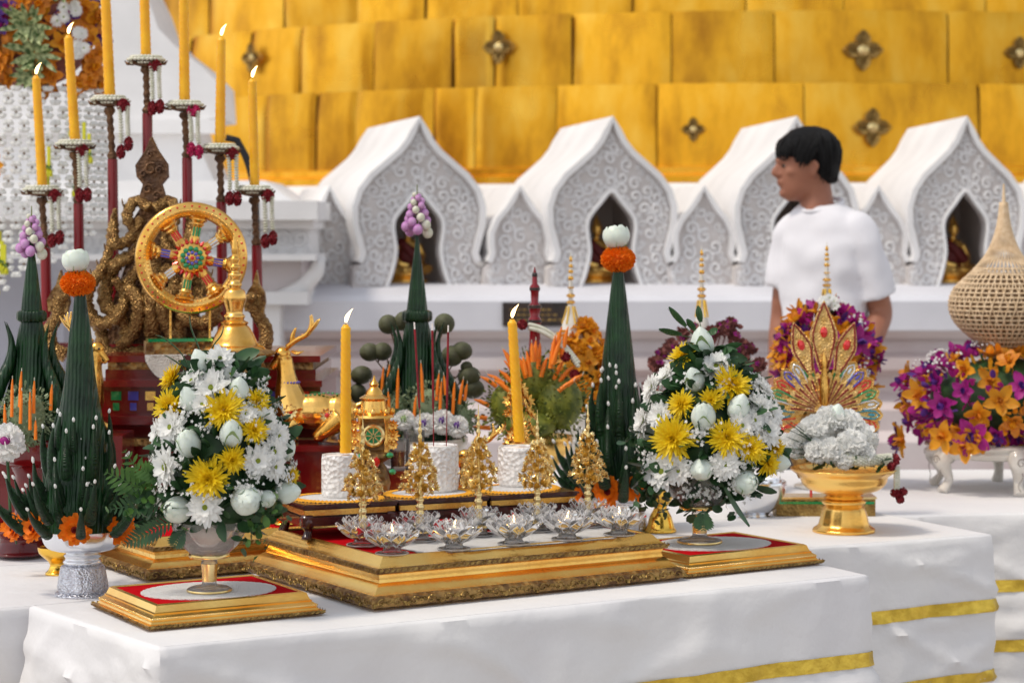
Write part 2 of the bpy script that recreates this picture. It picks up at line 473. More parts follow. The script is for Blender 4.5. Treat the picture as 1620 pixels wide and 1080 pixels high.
def leaf_fan(b, c, nrm, L, W, mi=0, rnd=rr):
    q = look(nrm, rnd.uniform(0, 6.3)).to_matrix().to_4x4()
    b.add(petal(L, W, curl=rnd.uniform(-.2,.3), cup=.12, nl=4), mi, TR(*c)@q@RY(-pi/2+rnd.uniform(-.5,.5)))
def flame(b, base, h, w, lean=(0,0)):
    pts = []; rs = []
    for i in range(8):
        t = i/7
        pts.append((base[0]+lean[0]*t*t*h, base[1]+lean[1]*t*t*h, base[2]+h*t)); rs.append(max(w*(sin(pi*min(1,t*.8+.13))**1.2)*(1-t*.72), .00002))
    b.add(tube(pts, rs, 8), 0)
def candle_parts(t, x, y, z0, z1, r, lean=0, lit=True, flame_lean=.5, s=1, mt='wax_yellow'):
    # a twisted candle in local coordinates of t
    n = 20; vs, fs = [], []; K = int((z1-z0)/r*5)
    for j in range(K+1):
        f = j/K; z = z0+(z1-z0)*f
        R0 = r*(1-.16*f); 
        if f > .975: R0 *= .8-.3*(f-.975)/.025
        for i in range(n):
            a = 2*pi*i/n
            rr0 = R0*(1+.06*cos(5*a+ (z-z0)/r*5.2))
            vs.append((x+lean*f*(z1-z0)+rr0*cos(a), y+rr0*sin(a), z))
    for j in range(K):
        for i in range(n):
            i2 = (i+1) % n; fs.append((j*n+i, j*n+i2, (j+1)*n+i2, (j+1)*n+i))
    fs.append(tuple(K*n+i for i in range(n))); fs.append(tuple(range(n))[::-1])
    part('wax_body', MB().add((vs,fs)), mt, t, 60)
    tx = x+lean*(z1-z0)
    if lit:
        part('wick', MB().add(tube([(tx,y,z1-.001),(tx+.0006*s,y,z1+.006*s)], .0008*s, 5)), 'wick', t)
        fb = MB(); flame(fb, (tx+.0004,y,z1+.003*s), .021*s, .0042*s, (flame_lean,0)); part('flame', fb, 'flame', t, 180)
# ================================================================== camera, light, world
cam = bpy.data.cameras.new('camera'); co = bpy.data.objects.new('camera', cam); C.objects.link(co); scene.camera = co
co.location = (0,0,EYE); co.rotation_euler = (pi/2,0,0)
cam.sensor_width = 36; cam.lens = F/1620*36; cam.shift_y = -(540-HZ)/1620
cam.clip_start = .1; cam.clip_end = 2000
cam.dof.use_dof = True; cam.dof.focus_distance = 3.85; cam.dof.aperture_fstop = 6.2
w = bpy.data.worlds.new('World'); scene.world = w; w.use_nodes = True
sky = w.node_tree.nodes.new('ShaderNodeTexSky'); sky.sky_type = 'NISHITA'; sky.sun_disc = False
SE, SA = radians(60), radians(-55)      # elevation, azimuth (0 = +Y, negative = left)
sky.sun_elevation = SE; sky.sun_rotation = radians(-115)
bg = w.node_tree.nodes['Background']; bg.inputs['Strength'].default_value = .15
hs = w.node_tree.nodes.new('ShaderNodeHueSaturation'); hs.inputs['Saturation'].default_value = .22
w.node_tree.links.new(sky.outputs[0], hs.inputs['Color']); w.node_tree.links.new(hs.outputs[0], bg.inputs['Color'])
sun = bpy.data.lights.new('sun', 'SUN'); so = bpy.data.objects.new('sun', sun); C.objects.link(so)
sun.energy = 1.4; sun.angle = radians(10); sun.color = (1,.89,.74)
az = radians(-115)                      # sun stands to the left and a little behind the camera
d = Vector((sin(az)*cos(SE), cos(az)*cos(SE), sin(SE)))
so.rotation_euler = (-d).to_track_quat('-Z', 'Y').to_euler()
vs_ = scene.view_settings; vs_.view_transform = 'Standard'; vs_.look = 'None'; vs_.gamma = 1; vs_.exposure = .34
scene.cycles.max_bounces = 10; scene.cycles.transmission_bounces = 8; scene.cycles.transparent_max_bounces = 8

# ================================================================== setting
g = MB(); g.add(([(-400,-400,0),(400,-400,0),(400,400,0),(-400,400,0)], [(0,1,2,3)]))
struct('ground', g, 'paving')

# ---- cloth covered tables
def cloth_table(name, label, poly, z, bands=(), drop=None, sag=.012, seed=0, amp=.036):
    t = thing(name, label, 'table', (poly[0][0], poly[0][1], 0))
    o = Vector((poly[0][0], poly[0][1]))
    P2 = [Vector(p)-o for p in poly]; n = len(P2)
    drop = drop or z-.02
    pts = []; nor = []
    for i in range(n):
        a, b = P2[i], P2[(i+1) % n]; e = (b-a); L = e.length; e.normalize(); nn = Vector((e.y, -e.x))
        m = max(4, int(L/.012))
        for k in range(m):
            pts.append(a+e*L*k/m); nor.append(nn.copy())
    N = len(pts)
    for _ in range(2):
        nor = [(nor[i-1]+nor[i]*2+nor[(i+1) % N]).normalized() for i in range(N)]
    arc = [0]
    for i in range(1, N): arc.append(arc[-1]+(pts[i]-pts[i-1]).length)
    def disp(i, dz):
        s = arc[i]; f = min(1, dz/.35)
        q = noise.noise(Vector((s*5+seed*9, dz*1.3, seed)))*1.3+noise.noise(Vector((s*13+dz*4, dz*3, seed+4)))*.45+.35*noise.noise(Vector((s*2.5-dz*6, dz*9, seed+8)))
        r_ = abs(noise.noise(Vector((s*2.6-dz*6, dz*2.2+s*1.2, seed+20))))
        r2 = abs(noise.noise(Vector((s*2.3+dz*6, dz*5, seed+30))))
        return .003+amp*(.12+f)*(q+.25)+.016*min(1,dz/.05)*(max(0,1-r_*8)*.7+max(0,1-r2*9)*.6)*.8+.004*f
    rows = [(-.004,.0),(0,.0015),(None,.005)]
    zz = .005
    while zz < drop-.03: zz += .014; rows.append((None, zz))
    vs = []; fs = []
    for off, dz in rows:
        for i in range(N):
            dd = off if off is not None else disp(i, dz)
            sg = sag*max(0, noise.noise(Vector((arc[i]*4, seed, 2))))*(1 if off is None or off >= -.004 else 0)
            p = pts[i]+nor[i]*dd; vs.append((p.x, p.y, z-dz-(sg if dz > .003 else 0)))
    for j in range(len(rows)-1):
        for i in range(N):
            i2 = (i+1) % N; fs.append((j*N+i, (j+1)*N+i, (j+1)*N+i2, j*N+i2))
    b = MB(); b.add((vs, fs), 0)
    tp = []
    for i, p in enumerate(P2):
        e1 = (P2[i]-P2[i-1]).normalized(); e2 = (P2[(i+1) % n]-P2[i]).normalized(); n1 = Vector((e1.y,-e1.x)); n2 = Vector((e2.y,-e2.x))
        q = p-(n1+n2)*(.0025/(1+n1.dot(n2))); tp.append((q.x, q.y, z-.0003))
    b.add((tp, [tuple(range(n))]), 0)
    part('tablecloth', b, 'cloth', t, 55)
    for bd, bh in bands:
        vs = []; fs = []
        for j in range(4):
            dz = bd+bh*j/3
            for i in range(N):
                p = pts[i]+nor[i]*(disp(i, dz)+.003+.001*sin(i*1.7)); vs.append((p.x, p.y, z-dz-.002*sin(arc[i]*9)))
        for j in range(3):
            for i in range(N):
                i2 = (i+1) % N; fs.append((j*N+i, (j+1)*N+i, (j+1)*N+i2, j*N+i2))
        part('gold_ribbon', MB().add((vs, fs)), 'band', t, 180)
    # table board below the cloth
    c = sum(P2, Vector((0,0)))/n
    part('table_board', MB().add(prismz([tuple(p-(Vector(((P2[i]-P2[i-1]).normalized().y,-(P2[i]-P2[i-1]).normalized().x))+Vector(((P2[(i+1)%n]-P2[i]).normalized().y,-(P2[(i+1)%n]-P2[i]).normalized().x)))*.03) for i, p in enumerate(P2)], z-.04, z-.006)), 'mahogany', t)
    for i, p in enumerate(P2):
        e1 = (P2[i]-P2[i-1]).normalized(); e2 = (P2[(i+1) % n]-P2[i]).normalized()
        q = p-(Vector((e1.y,-e1.x))+Vector((e2.y,-e2.x)))*.09
        part('leg', MB().add(box(q.x-.02, q.x+.02, q.y-.02, q.y+.02, 0, z-.04)), 'mahogany', t)
    return t
cloth_table('cloth_table', 'front table under a white cloth, carrying the large gilded tray and both small trays', [(-.537,3.377),(.656,4.10),(.44,4.52),(-.8156,3.756)], .740, [(.142,.026)], seed=1)
cloth_table('cloth_table', 'white cloth table behind the front one, carrying the gold pedestal bowl', [(-2.0,3.20),(-.80,3.79),(1.014,4.69),(.815,5.09),(-2.2,3.66)], .735, [(.138,.026),(.287,.026)], seed=2, amp=.03)
cloth_table('cloth_table', 'rearmost white cloth table at the right, under the carved white stand', [(-2.3,3.55),(.80,5.03),(2.1,5.25),(2.0,6.05),(-2.3,5.95)], .729, [(.150,.028),(.285,.028)], seed=3, amp=.026)

# ---- boundary wall with ledge and mouldings
def wall_profile():
    b = MB()
    pr = [(10.6,1.165),(9.02,1.165),(8.72,1.125),(8.70,1.105),(8.70,.992),(8.73,.985),(8.76,.955),(8.80,.95),(8.80,.90),(8.76,.885),(8.72,.88),(8.72,.835),(8.78,.82),(8.82,.80),(8.82,.74),(8.74,.70),(8.66,.68),(8.66,.60),(8.60,.56),(8.60,.3),(8.45,.28),(8.45,-.02),(10.6,-.02)]
    vs = [(x, y, z) for x in (-1.02, 9) for y, z in pr]; n = len(pr); fs = []
    for i in range(n-1): fs.append((i, i+1, i+1+n, i+n))
    fs.append(tuple(range(n))[::-1]); fs.append(tuple(range(n, 2*n)))
    b.add((vs, fs))
    for k, f in enumerate(fs):
        b.m[k] = 1 if 5 <= k <= 18 else 0
    return b
wl = one('boundary_wall', wall_profile(), ['ledge', 'wall_pink'], 'low white wall with a broad ledge and pinkish mouldings below the row of niches', 'wall', sharp=30)

# ---- niche shrines
sN = 9/F
def spiral(b, cx, cz, r, y, mi=0, tr=None, a0=None, sgn=1):
    tr = tr or .0055; a0 = rr.uniform(0, 6.28) if a0 is None else a0
    pts = []; n = 16
    for i in range(n):
        t = i/(n-1); a = a0+sgn*t*2*pi*1.25; q = r*(1-.80*t)
        pts.append((cx+q*cos(a), y-.010*t, cz+q*sin(a)))
    b.add(tube(pts, [tr*(1-.25*i/n) for i in range(n)], 5), mi)
def carve(b, poly, y, rmin, rmax, n, margin, holes=()):
    xs = [p[0] for p in poly]; zs = [p[1] for p in poly]; got = []
    rnd = random.Random(5)
    for k in range(n*40):
        x = rnd.uniform(min(xs), max(xs)); z = rnd.uniform(min(zs), max(zs))
        if not inside(x, z, poly): continue
        d = distpoly(x, z, poly)-margin
        r = min(rmax, d)
        if r < rmin: continue
        if any((x-a)**2+(z-c)**2 < (r+q)**2*.60 for a, c, q in got): continue
        got.append((x, z, r)); spiral(b, x, z, r, y, tr=max(.0045, r*.25), a0=rnd.uniform(0, 6.28), sgn=rnd.choice((-1,1)))
        if len(got) >= n: break
big_o = [(0,194),(6,210),(15,227),(29,244),(50,262),(74,282),(91,304),(99,329),(98,355),(91,381),(86,401),(91,416),(104,424)]
open_ = [(53,456),(44,432),(37,400),(40,372),(41,358),(37,343),(18,320),(0,302)]
def W_(x, y, by=456): return (x*sN, (by-y)*sN)
def sym(h): return [(-x, y) for x, y in h[::-1]]
def make_niche(label):
    t = thing('niche_shrine', label, 'shrine', group='white arched niches along the wall')
    outer = [(105,456)]+big_o[::-1]+[(-x, y) for x, y in big_o[1:]]+[(-105,456)]
    inner = [(-x, y) for x, y in open_]+[(x, y) for x, y in open_[::-1][1:]]
    poly = [W_(*p) for p in outer]+[W_(*p) for p in inner]
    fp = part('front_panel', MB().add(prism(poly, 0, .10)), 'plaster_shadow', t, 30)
    b = MB(); carve(b, poly, -.002, .008, .028, 300, .009); part('scroll_carving', b, 'plaster', t)
    # roof shell: outline extruded back
    up = [W_(*p) for p in (big_o[::-1][1:]+[(-x, y) for x, y in big_o[1:-1]])]
    V = [Vector(p) for p in up]; off = []
    for i, p in enumerate(V):
        a = V[max(i-1,0)]; c = V[min(i+1,len(V)-1)]; e = (c-a).normalized(); off.append(p+Vector((e.y, -e.x))*-.024*-1)
    ring = [tuple(p) for p in off]+[tuple(p) for p in V[::-1]]
    part('roof', MB().add(prism(ring, -.035, 1.05)), 'plaster', t, 40)
    # border moulding on the opening
    ip = cr([(W_(*p)[0], -.008, W_(*p)[1]) for p in inner], 3)
    part('arch_moulding', MB().add(tube(ip, .010, 6)), 'plaster', t, 180)
    # interior
    b = MB(); b.add(box(-.17,.17,.62,.66,0,.45)); b.add(box(-.18,-.15,.10,.62,0,.45)); b.add(box(.15,.18,.10,.62,0,.45)); b.add(box(-.15,.15,.10,.62,.40,.44)); b.add(box(-.15,.15,.1,.62,-.001,.004))
    part('niche_interior', b, 'niche_dark', t)
    return t
def make_small(label):
    t = thing('small_gable', label, 'gable', group='small pointed gables between the niches')
    h = [(0,301),(8,318),(18,333),(33,350),(42,370),(42,388),(40,402),(46,416),(56,424)]
    outer = [(58,456)]+h[::-1]+[(-x, y) for x, y in h[1:]]+[(-58,456)]
    poly = [W_(*p) for p in outer]
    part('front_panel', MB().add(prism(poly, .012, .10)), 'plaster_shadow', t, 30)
    b = MB(); carve(b, poly, .010, .010, .030, 60, .012); part('scroll_carving', b, 'plaster', t)
    up = [Vector(W_(*p)) for p in (h[::-1][1:]+[(-x, y) for x, y in h[1:-1]])]; off = []
    for i, p in enumerate(up):
        a = up[max(i-1,0)]; c = up[min(i+1,len(up)-1)]; e = (c-a).normalized(); off.append(p+Vector((e.y, -e.x))*.020)
    part('roof', MB().add(prism([tuple(p) for p in off]+[tuple(p) for p in up[::-1]], -.02, .95)), 'plaster', t, 40)
    return t
def buddha(loc, rz, label, first=[None]):
    if first[0]:
        return copy_thing(first[0], label, loc, rz)
    t = thing('seated_statue', label, 'statue', loc, rz, 'seated statues in the niches')
    b = MB(); k = .0031
    b.add(lathe(sprof([(20,0),(21,6),(16,10),(19,14),(18,18)]), 16), 0, S3(k*1.3,k*.9,k)); part('pedestal', b, 'gold_satin', t)
    b = MB()
    b.add(ball((0,0,24), (24,15,8), 14, 8)); b.add(ball((0,2,42), (13,9,20), 14, 8)); b.add(ball((0,0,56), (15,8,8), 12, 7))
    for s in (-1,1):
        b.add(tube([(s*14,0,56),(s*19,-4,42),(s*15,-12,31),(s*3,-15,28)], [4.5,4,3.5,3], 8))
        b.add(tube([(s*6,-2,24),(s*26,-8,23),(s*10,-18,22),(-s*8,-16,23)], [7,7,5,3], 8))
    b.add(tube([(0,1,60),(0,0,70)], [4.5,4], 8)); b.add(ball((0,-1,77), (7.5,8,10), 12, 8)); b.add(ball((0,1,86), (5,5,5), 10, 6)); b.add(tube([(0,1,88),(0,1,98)], [3,.4], 8))
    b.v = [(x*k, y*k, (z-2)*k) for x, y, z in b.v]
    o = part('body', b, 'gold_satin', t, 180); md = o.modifiers.new('r', 'REMESH'); md.mode = 'VOXEL'; md.voxel_size = .0035; md.use_smooth_shade = True
    b = MB()
    b.add(tube([(-13,0,60),(-4,-9,52),(10,-10,38),(16,0,28)], [7,6,7,9], 10)); b.add(ball((0,1.5,41), (15,11,18), 14, 8)); b.add(ball((0,-1,24), (26,17,7), 14, 8))
    b.v = [(x*k, y*k, (z-2)*k) for x, y, z in b.v]
    part('robe', b, 'robe', t, 180)
    first[0] = t; return t
ni = []
spec = [(661.5,9.0,15,1.0,'niche behind the purple orchid tip, leftmost of the four arched niches'),(967,9.0,10,.97,'arched niche behind the lotus bud with marigold ring'),
        (1258,9.0,6,.92,'arched niche largely hidden behind the head of the young man'),(1527,9.0,2.5,.87,'arched niche nearest the wicker dome'),(1785,9.05,0,.87,'arched niche beyond the right edge, only its roof showing')]
for i, (px, Y, a, sx, lb) in enumerate(spec):
    p = P(px, 456, Y)
    t = make_niche(lb) if i == 0 else copy_thing(ni[0], lb)
    t.location = (p.x, Y, 1.150); t.rotation_euler = (0,0,radians(a)); t.scale = (sx,1,1); ni.append(t)
sm = []
for i, (px, a, sc_, lb) in enumerate([(822,13,1,'small gable between the two leftmost niches'),(1114,8,1,'small gable to the left of the young man'),(1391,4,.95,'small gable just right of the young man'),(1657,1,.95,'small gable by the right edge, behind the wicker dome'),(520,12,.8,'small gable beside the frieze block at the left end of the row')]):
    p = P(px, 456, 9.0)
    t = make_small(lb) if i == 0 else copy_thing(sm[0], lb)
    t.location = (p.x, 9.035, 1.150); t.rotation_euler = (0,0,radians(a)); t.scale = (sc_,1,1); sm.append(t)
for i, (px, lb) in enumerate([(646,'small gilded statue in dark red robe inside the leftmost niche'),(944,'small gilded statue in the niche behind the lotus and marigold tip'),(1243,'small gilded statue in the niche hidden by the young man'),(1508,'small gilded statue in the niche beside the wicker dome')]):
    p = P(px, 440, 9.22); st = buddha((p.x, 9.22, 1.158), radians(18), lb)
# ---- black plaque
b = MB(); b.add(box(0,.262,-.012,0,0,.094)); pl = P(795,516,8.69)
t = thing('plaque', 'small black stone plaque set in the face of the white ledge', 'plaque', (pl.x,8.698,pl.z))
part('slab', b, 'black_stone', t)
b = MB()
for k in range(3):
    for j in range(9-k): b.add(box(.03+j*.024,.045+j*.024+rr.random()*.004,-.014,-.0125,.022+k*.02,.028+k*.02))
part('worn_lettering', b, 'gold_dull', t)

# ---- left frieze block and white buttress
p0 = P(-300,330,8.5); s8 = 8.5/F
def bx8(b, x0, x1, y0, y1, ya, yb, mi=0):
    a = P(x0, y1, 8.5); c = P(x1, y0, 8.5); b.add(box(a.x, c.x, ya, yb, a.z, c.z), mi)
b = MB()
bx8(b,-700,505,318,348,8.42,9.9); bx8(b,-700,496,348,362,8.50,9.8); bx8(b,-700,488,362,402,8.55,9.8); bx8(b,-700,500,402,412,8.46,9.8)
bx8(b,-700,472,412,462,8.62,9.8,1); bx8(b,-700,486,462,482,8.52,9.8); bx8(b,-700,440,482,1000,8.56,9.8)
t = thing('frieze_block', 'white stepped pedestal wall with carved frieze band behind the wheel', 'wall')
part('masonry', b, ['plaster', 'wall_pink'], t)
b = MB(); a = P(-100,402,8.5); c = P(488,362,8.5)
rnd = random.Random(2)
x = a.x
while x < c.x-.03:
    r = rnd.uniform(.026,.036); spiral(b, x+r, a.z+.048+rnd.uniform(-.012,.012), r, 8.545); x += r*2.05
    spiral(b, x-r*.1, a.z+.02, .014, 8.545); spiral(b, x-r*1.1, a.z+.082, .014, 8.545)
part('scroll_carving', b, 'plaster', t)
# bracket scroll on the block's end
b = MB(); pp = [P(x_, y_, 8.5) for x_, y_ in [(505,405),(498,430),(480,452),(462,462),(440,470)]]
b.add(tube([(q.x, 8.58, q.z) for q in pp], [.02,.03,.035,.03,.025], 8)); part('bracket', b, 'plaster', t, 180)
b = MB()
pts = [(-400,-260),(150,-260),(205,-60),(238,8),(250,45),(275,72),(318,105),(342,130),(346,186),(300,192),(306,215),(345,300),(-400,300)]
b.add(prism([(P(x_, y_, 9.3).x, P(x_, y_, 9.3).z) for x_, y_ in pts], 9.3, 9.9))
pts = [(-400,190),(352,190),(352,212),(-400,212)]
b.add(prism([(P(x_, y_, 9.3).x, P(x_, y_, 9.3).z) for x_, y_ in pts], 9.24, 9.31))
pts = [(-400,286),(420,286),(470,322),(-400,322)]
b.add(prism([(P(x_, y_, 9.2).x, P(x_, y_, 9.2).z) for x_, y_ in pts], 9.14, 9.9))
one('stair_buttress', b, 'plaster', 'weathered white sloping buttress behind the tall candles', 'wall', sharp=30)
b = MB(); b.add(box(-9,-2.0,16.4,16.7,0,6)); one('far_wall', b, 'pink_wall', 'faded red building wall far behind the hanging flower display', 'wall')

# ---- gilded stupa: rows of plates round a drum
st = thing('gilded_stupa', 'huge golden stupa drum clad in overlapping gilt plates', 'stupa', (1.54, 15.6, 0))
rows = [(1.70,2.12,4.62),(2.12,2.485,4.56),(2.485,2.86,4.50),(2.86,3.26,4.42)]
rnd = random.Random(21)
RZp = [(1,.14),(1,.47)]
for ri, (z0, z1, Rr) in enumerate(rows):
    # pixel joints where the photo shows them, then random beyond
    J = {0:[-1.10,-1.0,-.90,-.80,-.70,-.62],1:[],2:[]}
    joints_px = {0:[350,420,500,562,685,752,880,1040,1272,1550,1760,1980],1:[240,300,395,475,590,715,782,905,1062,1225,1500,1700,1900],2:[200,330,450,565,672,820,1000,1180,1335,1560,1750],3:[260,420,600,760,930,1120,1300,1500,1700]}[ri]
    angs = []
    for px in joints_px:
        # ray/circle intersection in plan
        dx, dy = (px-810)/F, 1.0; ox, oy = -1.54, -15.6
        A = dx*dx+1; B = 2*(dx*ox+oy); Cc = ox*ox+oy*oy-Rr*Rr; D = B*B-4*A*Cc
        if D < 0: continue
        tt = (-B-sqrt(D))/(2*A); angs.append(atan2(tt*dx-1.54, 15.6-tt))   # angle from -Y axis
    if angs:
        a = angs[0]
        while a > -1.5: a -= rnd.uniform(.10,.16); angs.insert(0, a)
        a = angs[-1]
        while a < 1.3: a += rnd.uniform(.12,.18); angs.append(a)
    for k in range(len(angs)-1):
        a0, a1 = angs[k]+.0007, angs[k+1]-.0007
        tilt = rnd.uniform(-.022,.022); tz = rnd.uniform(-.008,.015); n = 15; m = 6
        vs = []; fs = []
        for j in range(m):
            f = j/(m-1)
            for i in range(n):
                g_ = i/(n-1); a = a0+(a1-a0)*g_
                # flat panel with edges curling inwards
                edge = (abs(g_-.5)*2)**9
                rad = Rr+.012+tilt*(g_-.5)*.55-tz*f*.6-.018*edge+(.006 if k % 2 else 0)-.015*f**6
                rad += .010*noise.noise(Vector((a*13, f*1.2, ri*3+k)))
                vs.append((rad*sin(a), -rad*cos(a), z0-.012+(z1-z0+.012)*f+rnd.uniform(-.002,.002)))
        for j in range(m-1):
            for i in range(n-1): q = j*n+i; fs.append((q, q+1, q+n+1, q+n))
        part('gilt_plate', MB().add((vs, fs)), 'gilt_plate', st, 180)
core = MB(); core.add(lathe([(4.52,1.5),(4.50,2.1),(4.44,2.4),(4.38,2.86),(4.2,4.4),(3.6,6)], 72)); part('drum_core', core, 'bronze', st)
tr_ = MB(); tr_.add(lathe([(4.78,1.62),(4.78,1.655),(4.70,1.67),(4.70,1.70),(4.60,1.71)], 72, cap=False)); part('base_moulding', tr_, 'gilt_plate', st)
bs = MB(); bs.add(lathe([(4.95,0),(4.95,1.56),(4.82,1.60),(4.79,1.62)], 72, cap=False)); part('plinth', bs, 'plaster', st)
# rosette ornaments fixed on plates
def rosette():
    b = MB()
    for k in range(4):
        b.add(petal(.10 if k % 2 else .082, .07, curl=.1, cup=.3, nl=5), 0, RZ(k*pi/2+.0))
        b.add(petal(.05,.05,curl=.2), 0, RZ(k*pi/2+pi/4))
        for s in (-1,1):
            a = k*pi/2
            b.add(tube([(.10*cos(a),.10*sin(a),.004),(.075*cos(a+s*.45),.075*sin(a+s*.45),.008),(.055*cos(a+s*.75),.055*sin(a+s*.75),.004)], .005, 5), 0)
    b.add(lathe([(.03,.0),(.028,.015),(.012,.022),(0,.026)], 12), 1)
    return b.mesh('rosette', ['gold_dull', 'gold_pale'])
RO = rosette()
for px, py, kk, sc_ in [(1365,80,4.585,1),(1380,202,4.65,.95),(1097,205,4.65,.6),(790,75,4.60,.85),(400,92,4.6,.8),(1612,84,4.585,.8)]:
    dx = (px-810)/F; A = dx*dx+1; B = 2*(dx*-1.54-15.6); Cc = 1.54**2+15.6**2-kk*kk; D = B*B-4*A*Cc
    if D < 0: continue
    Yh = (-B-sqrt(D))/(2*A); q = P(px, py, Yh)-Vector((1.54,15.6,0)); nn = Vector((q.x, q.y, 0)).normalized()
    inst('rosette', RO, st, q+nn*.004, nn.to_track_quat('Z','Y'), sc_)
# ================================================================== gilded trays
def frame_loft(w, d, prof, mis):
    b = MB(); vs = []
    for i, z in prof:
        a, c = w/2-i, d/2-i
        vs += [(-a,-c,z),(a,-c,z),(a,c,z),(-a,c,z)]
    for j in range(len(prof)-1):
        fs = [(j*4+k, j*4+(k+1)%4, (j+1)*4+(k+1)%4, (j+1)*4+k) for k in range(4)]
        o = len(b.f); b.f += fs; b.m += [mis[j]]*4
    b.v = vs; b.f.append((3,2,1,0)); b.m.append(0)
    return b
def edge_runs(w, d, inset, step):
    a, c = w/2-inset, d/2-inset
    for (p, q, rz) in [((-a,-c),(a,-c),0),((a,-c),(a,c),pi/2),((a,c),(-a,c),pi),((-a,c),(-a,-c),-pi/2)]:
        L = math.hypot(q[0]-p[0], q[1]-p[1]); n = int(L/step)
        for k in range(n):
            f = (k+.5)/n; yield TR(p[0]+(q[0]-p[0])*f, p[1]+(q[1]-p[1])*f, 0)@RZ(rz), k
def big_tray(label, loc, rz, w, d, mt=('gold_satin','gold_carved'), h=1.0):
    t = thing('gilded_tray', label, 'tray', loc, rz)
    pr = [(.006,0),(-.002,.004),(-.004,.010),(-.001,.017),(.006,.021),(.009,.0225),(.016,.029),(.022,.036),(.026,.0375),(.028,.044),(.026,.050),(.020,.052),(.019,.0535),(.021,.059),(.024,.0605),(.030,.064),(.031,.066),(.036,.070),(.037,.072),(.043,.0765),(.048,.0765),(.051,.074)]
    ms = [1,1,1,1,0,0,0,0,0,0,0,1,1,1,0,0,0,0,0,0,0]
    part('frame', frame_loft(w, d, [(i, z*h) for i, z in pr], ms), list(mt), t, 35)
    part('velvet_top', MB().add(box(-w/2+.049,w/2-.049,-d/2+.049,d/2-.049,.02,.073*h)), 'red_velvet', t)
    b = MB()
    for T, k in edge_runs(w, d, -.002, .031):
        T2 = T@TR(0,-.000,.0105*h)
        pts = [(cos(a)*r*1.2, -.0015-.0018*(1-abs(r/.008-.5)), sin(a)*r*.95) for a, r in [(x*.55, .0085*(1-x/16)) for x in range(15)]]
        b.add(tube([T2@Vector(p) for p in pts], .0011, 4))
        for sg in (-1,1):
            b.add(petal(.012,.006,curl=.3), 0, T2@TR(sg*.009,-.0028,0)@RX(pi/2)@RZ(0 if sg > 0 else pi)@RZ(.5*(-1)**k))
    for T, k in edge_runs(w, d, .018, .011):
        b.add(petal(.009,.005,curl=.3), 0, T@TR(-.003,-.0012,.0555*h)@RX(pi/2)@RZ(.55))
    part('raised_scrolls', b, 'gold_dull', t)['kind'] = 'stuff'
    return t
CT = Vector((-.232,3.687)); u = Vector((cos(radians(32)), sin(radians(32)))); v = Vector((-u.y, u.x))
cc = CT+u*.32+v*.245
big_tray('large stepped gold frame tray with red velvet top in the centre of the front table', (cc.x,cc.y,.7425), radians(32), .64, .49, h=1.07)
ZT = .7425+.073*1.07
# rear brown tray at left
c2 = Vector((-.665,4.03))+Vector((cos(radians(32)),sin(radians(32))))*.21+Vector((-sin(radians(32)),cos(radians(32))))*.13
big_tray('dark gold carved tray standing behind the left flower vase', (c2.x,c2.y,.7375), radians(32), .42, .26, h=.95)
def small_tray(label, loc, rz, w, d):
    t = thing('gilded_tray', label, 'tray', loc, rz, 'small gilt trays under the flower vases')
    pr = [(.002,0),(-.002,.003),(0,.0065),(.007,.0075),(.008,.0095),(.010,.0115),(.009,.0125),(.009,.0165),(.012,.018),(.016,.021),(.015,.0225),(.018,.024),(.020,.0285),(.022,.034),(.026,.036),(.030,.034)]
    ms = [1,1,0,0,0,0,0,0,0,0,0,0,0,0,0]
    part('frame', frame_loft(w, d, pr, ms), ['gold_satin','gold_carved'], t, 35)
    b = MB()
    for T, k in edge_runs(w, d, .0085, .0042): b.add(ball((0,0,0), (.0017,.0012,.0020), 6, 4), 0, T@TR(0,-.0002,.0146))
    part('bead_moulding', b, 'gold_pale', t)
    b = MB()
    for T, k in edge_runs(w, d, 0, .0095): b.add(petal(.0085,.005,curl=.4), 0, T@TR(-.003,-.0022,.0032)@RX(pi/2)@RZ(.5))
    part('leaf_moulding', b, 'gold_dull', t)
    part('velvet_top', MB().add(box(-w/2+.027,w/2-.027,-d/2+.027,d/2-.027,.01,.0335)), 'red_velvet', t)
    return t
small_tray('small gilt tray with red velvet top under the left flower vase', (-.509,3.694,.7425), radians(30), .307, .264)
small_tray('small gilt tray with red velvet top under the right flower vase', (.385,4.240,.7425), radians(33), .325, .264)
def doily(label, loc, rz, rx, ry, n=40, edge=None, rim=None, group=None, h=.0015):
    b = MB(); vs = []; N = n*8
    for ring, k in ((0,1),(1,1)):
        for i in range(N):
            a = 2*pi*i/N; m = 1+.018*abs(cos(n*a/2)); vs.append((rx*m*cos(a), ry*m*sin(a), h*ring))
    b.add((vs, [tuple(range(N,2*N))]+[(i,(i+1)%N,(i+1)%N+N,i+N) for i in range(N)]))
    if rim:
        t = thing('doily', label, 'doily', loc, rz, group)
        part('centre', b, 'doily', t, 40)
        b = MB(); vs = []
        for k, (f, z) in enumerate([(.86,h+.001),(.92,h+.002),(1.0,h+.001),(1.03,h*.3)]):
            for i in range(N):
                a = 2*pi*i/N; m = f*(1+(.03*abs(cos(n*a/2)) if k > 1 else 0)); vs.append((rx*m*cos(a), ry*m*sin(a), z+.0008*sin(a*n*2)))
        fs = []
        for k in range(3):
            for i in range(N): j = (i+1) % N; fs.append((k*N+i, k*N+j, (k+1)*N+j, (k+1)*N+i))
        b.add((vs, fs)); part('crochet_edge', b, rim, t, 60); return t
    return one('doily', b, 'doily', label, 'doily', loc, rz, group, sharp=40)
ZS = .7425+.0338
doily('white oval lace doily under the left flower vase', (-.505,3.685,ZS), radians(24), .112, .088)
doily('white oval lace doily under the right flower vase', (.385,4.240,ZS), radians(24), .115, .090)
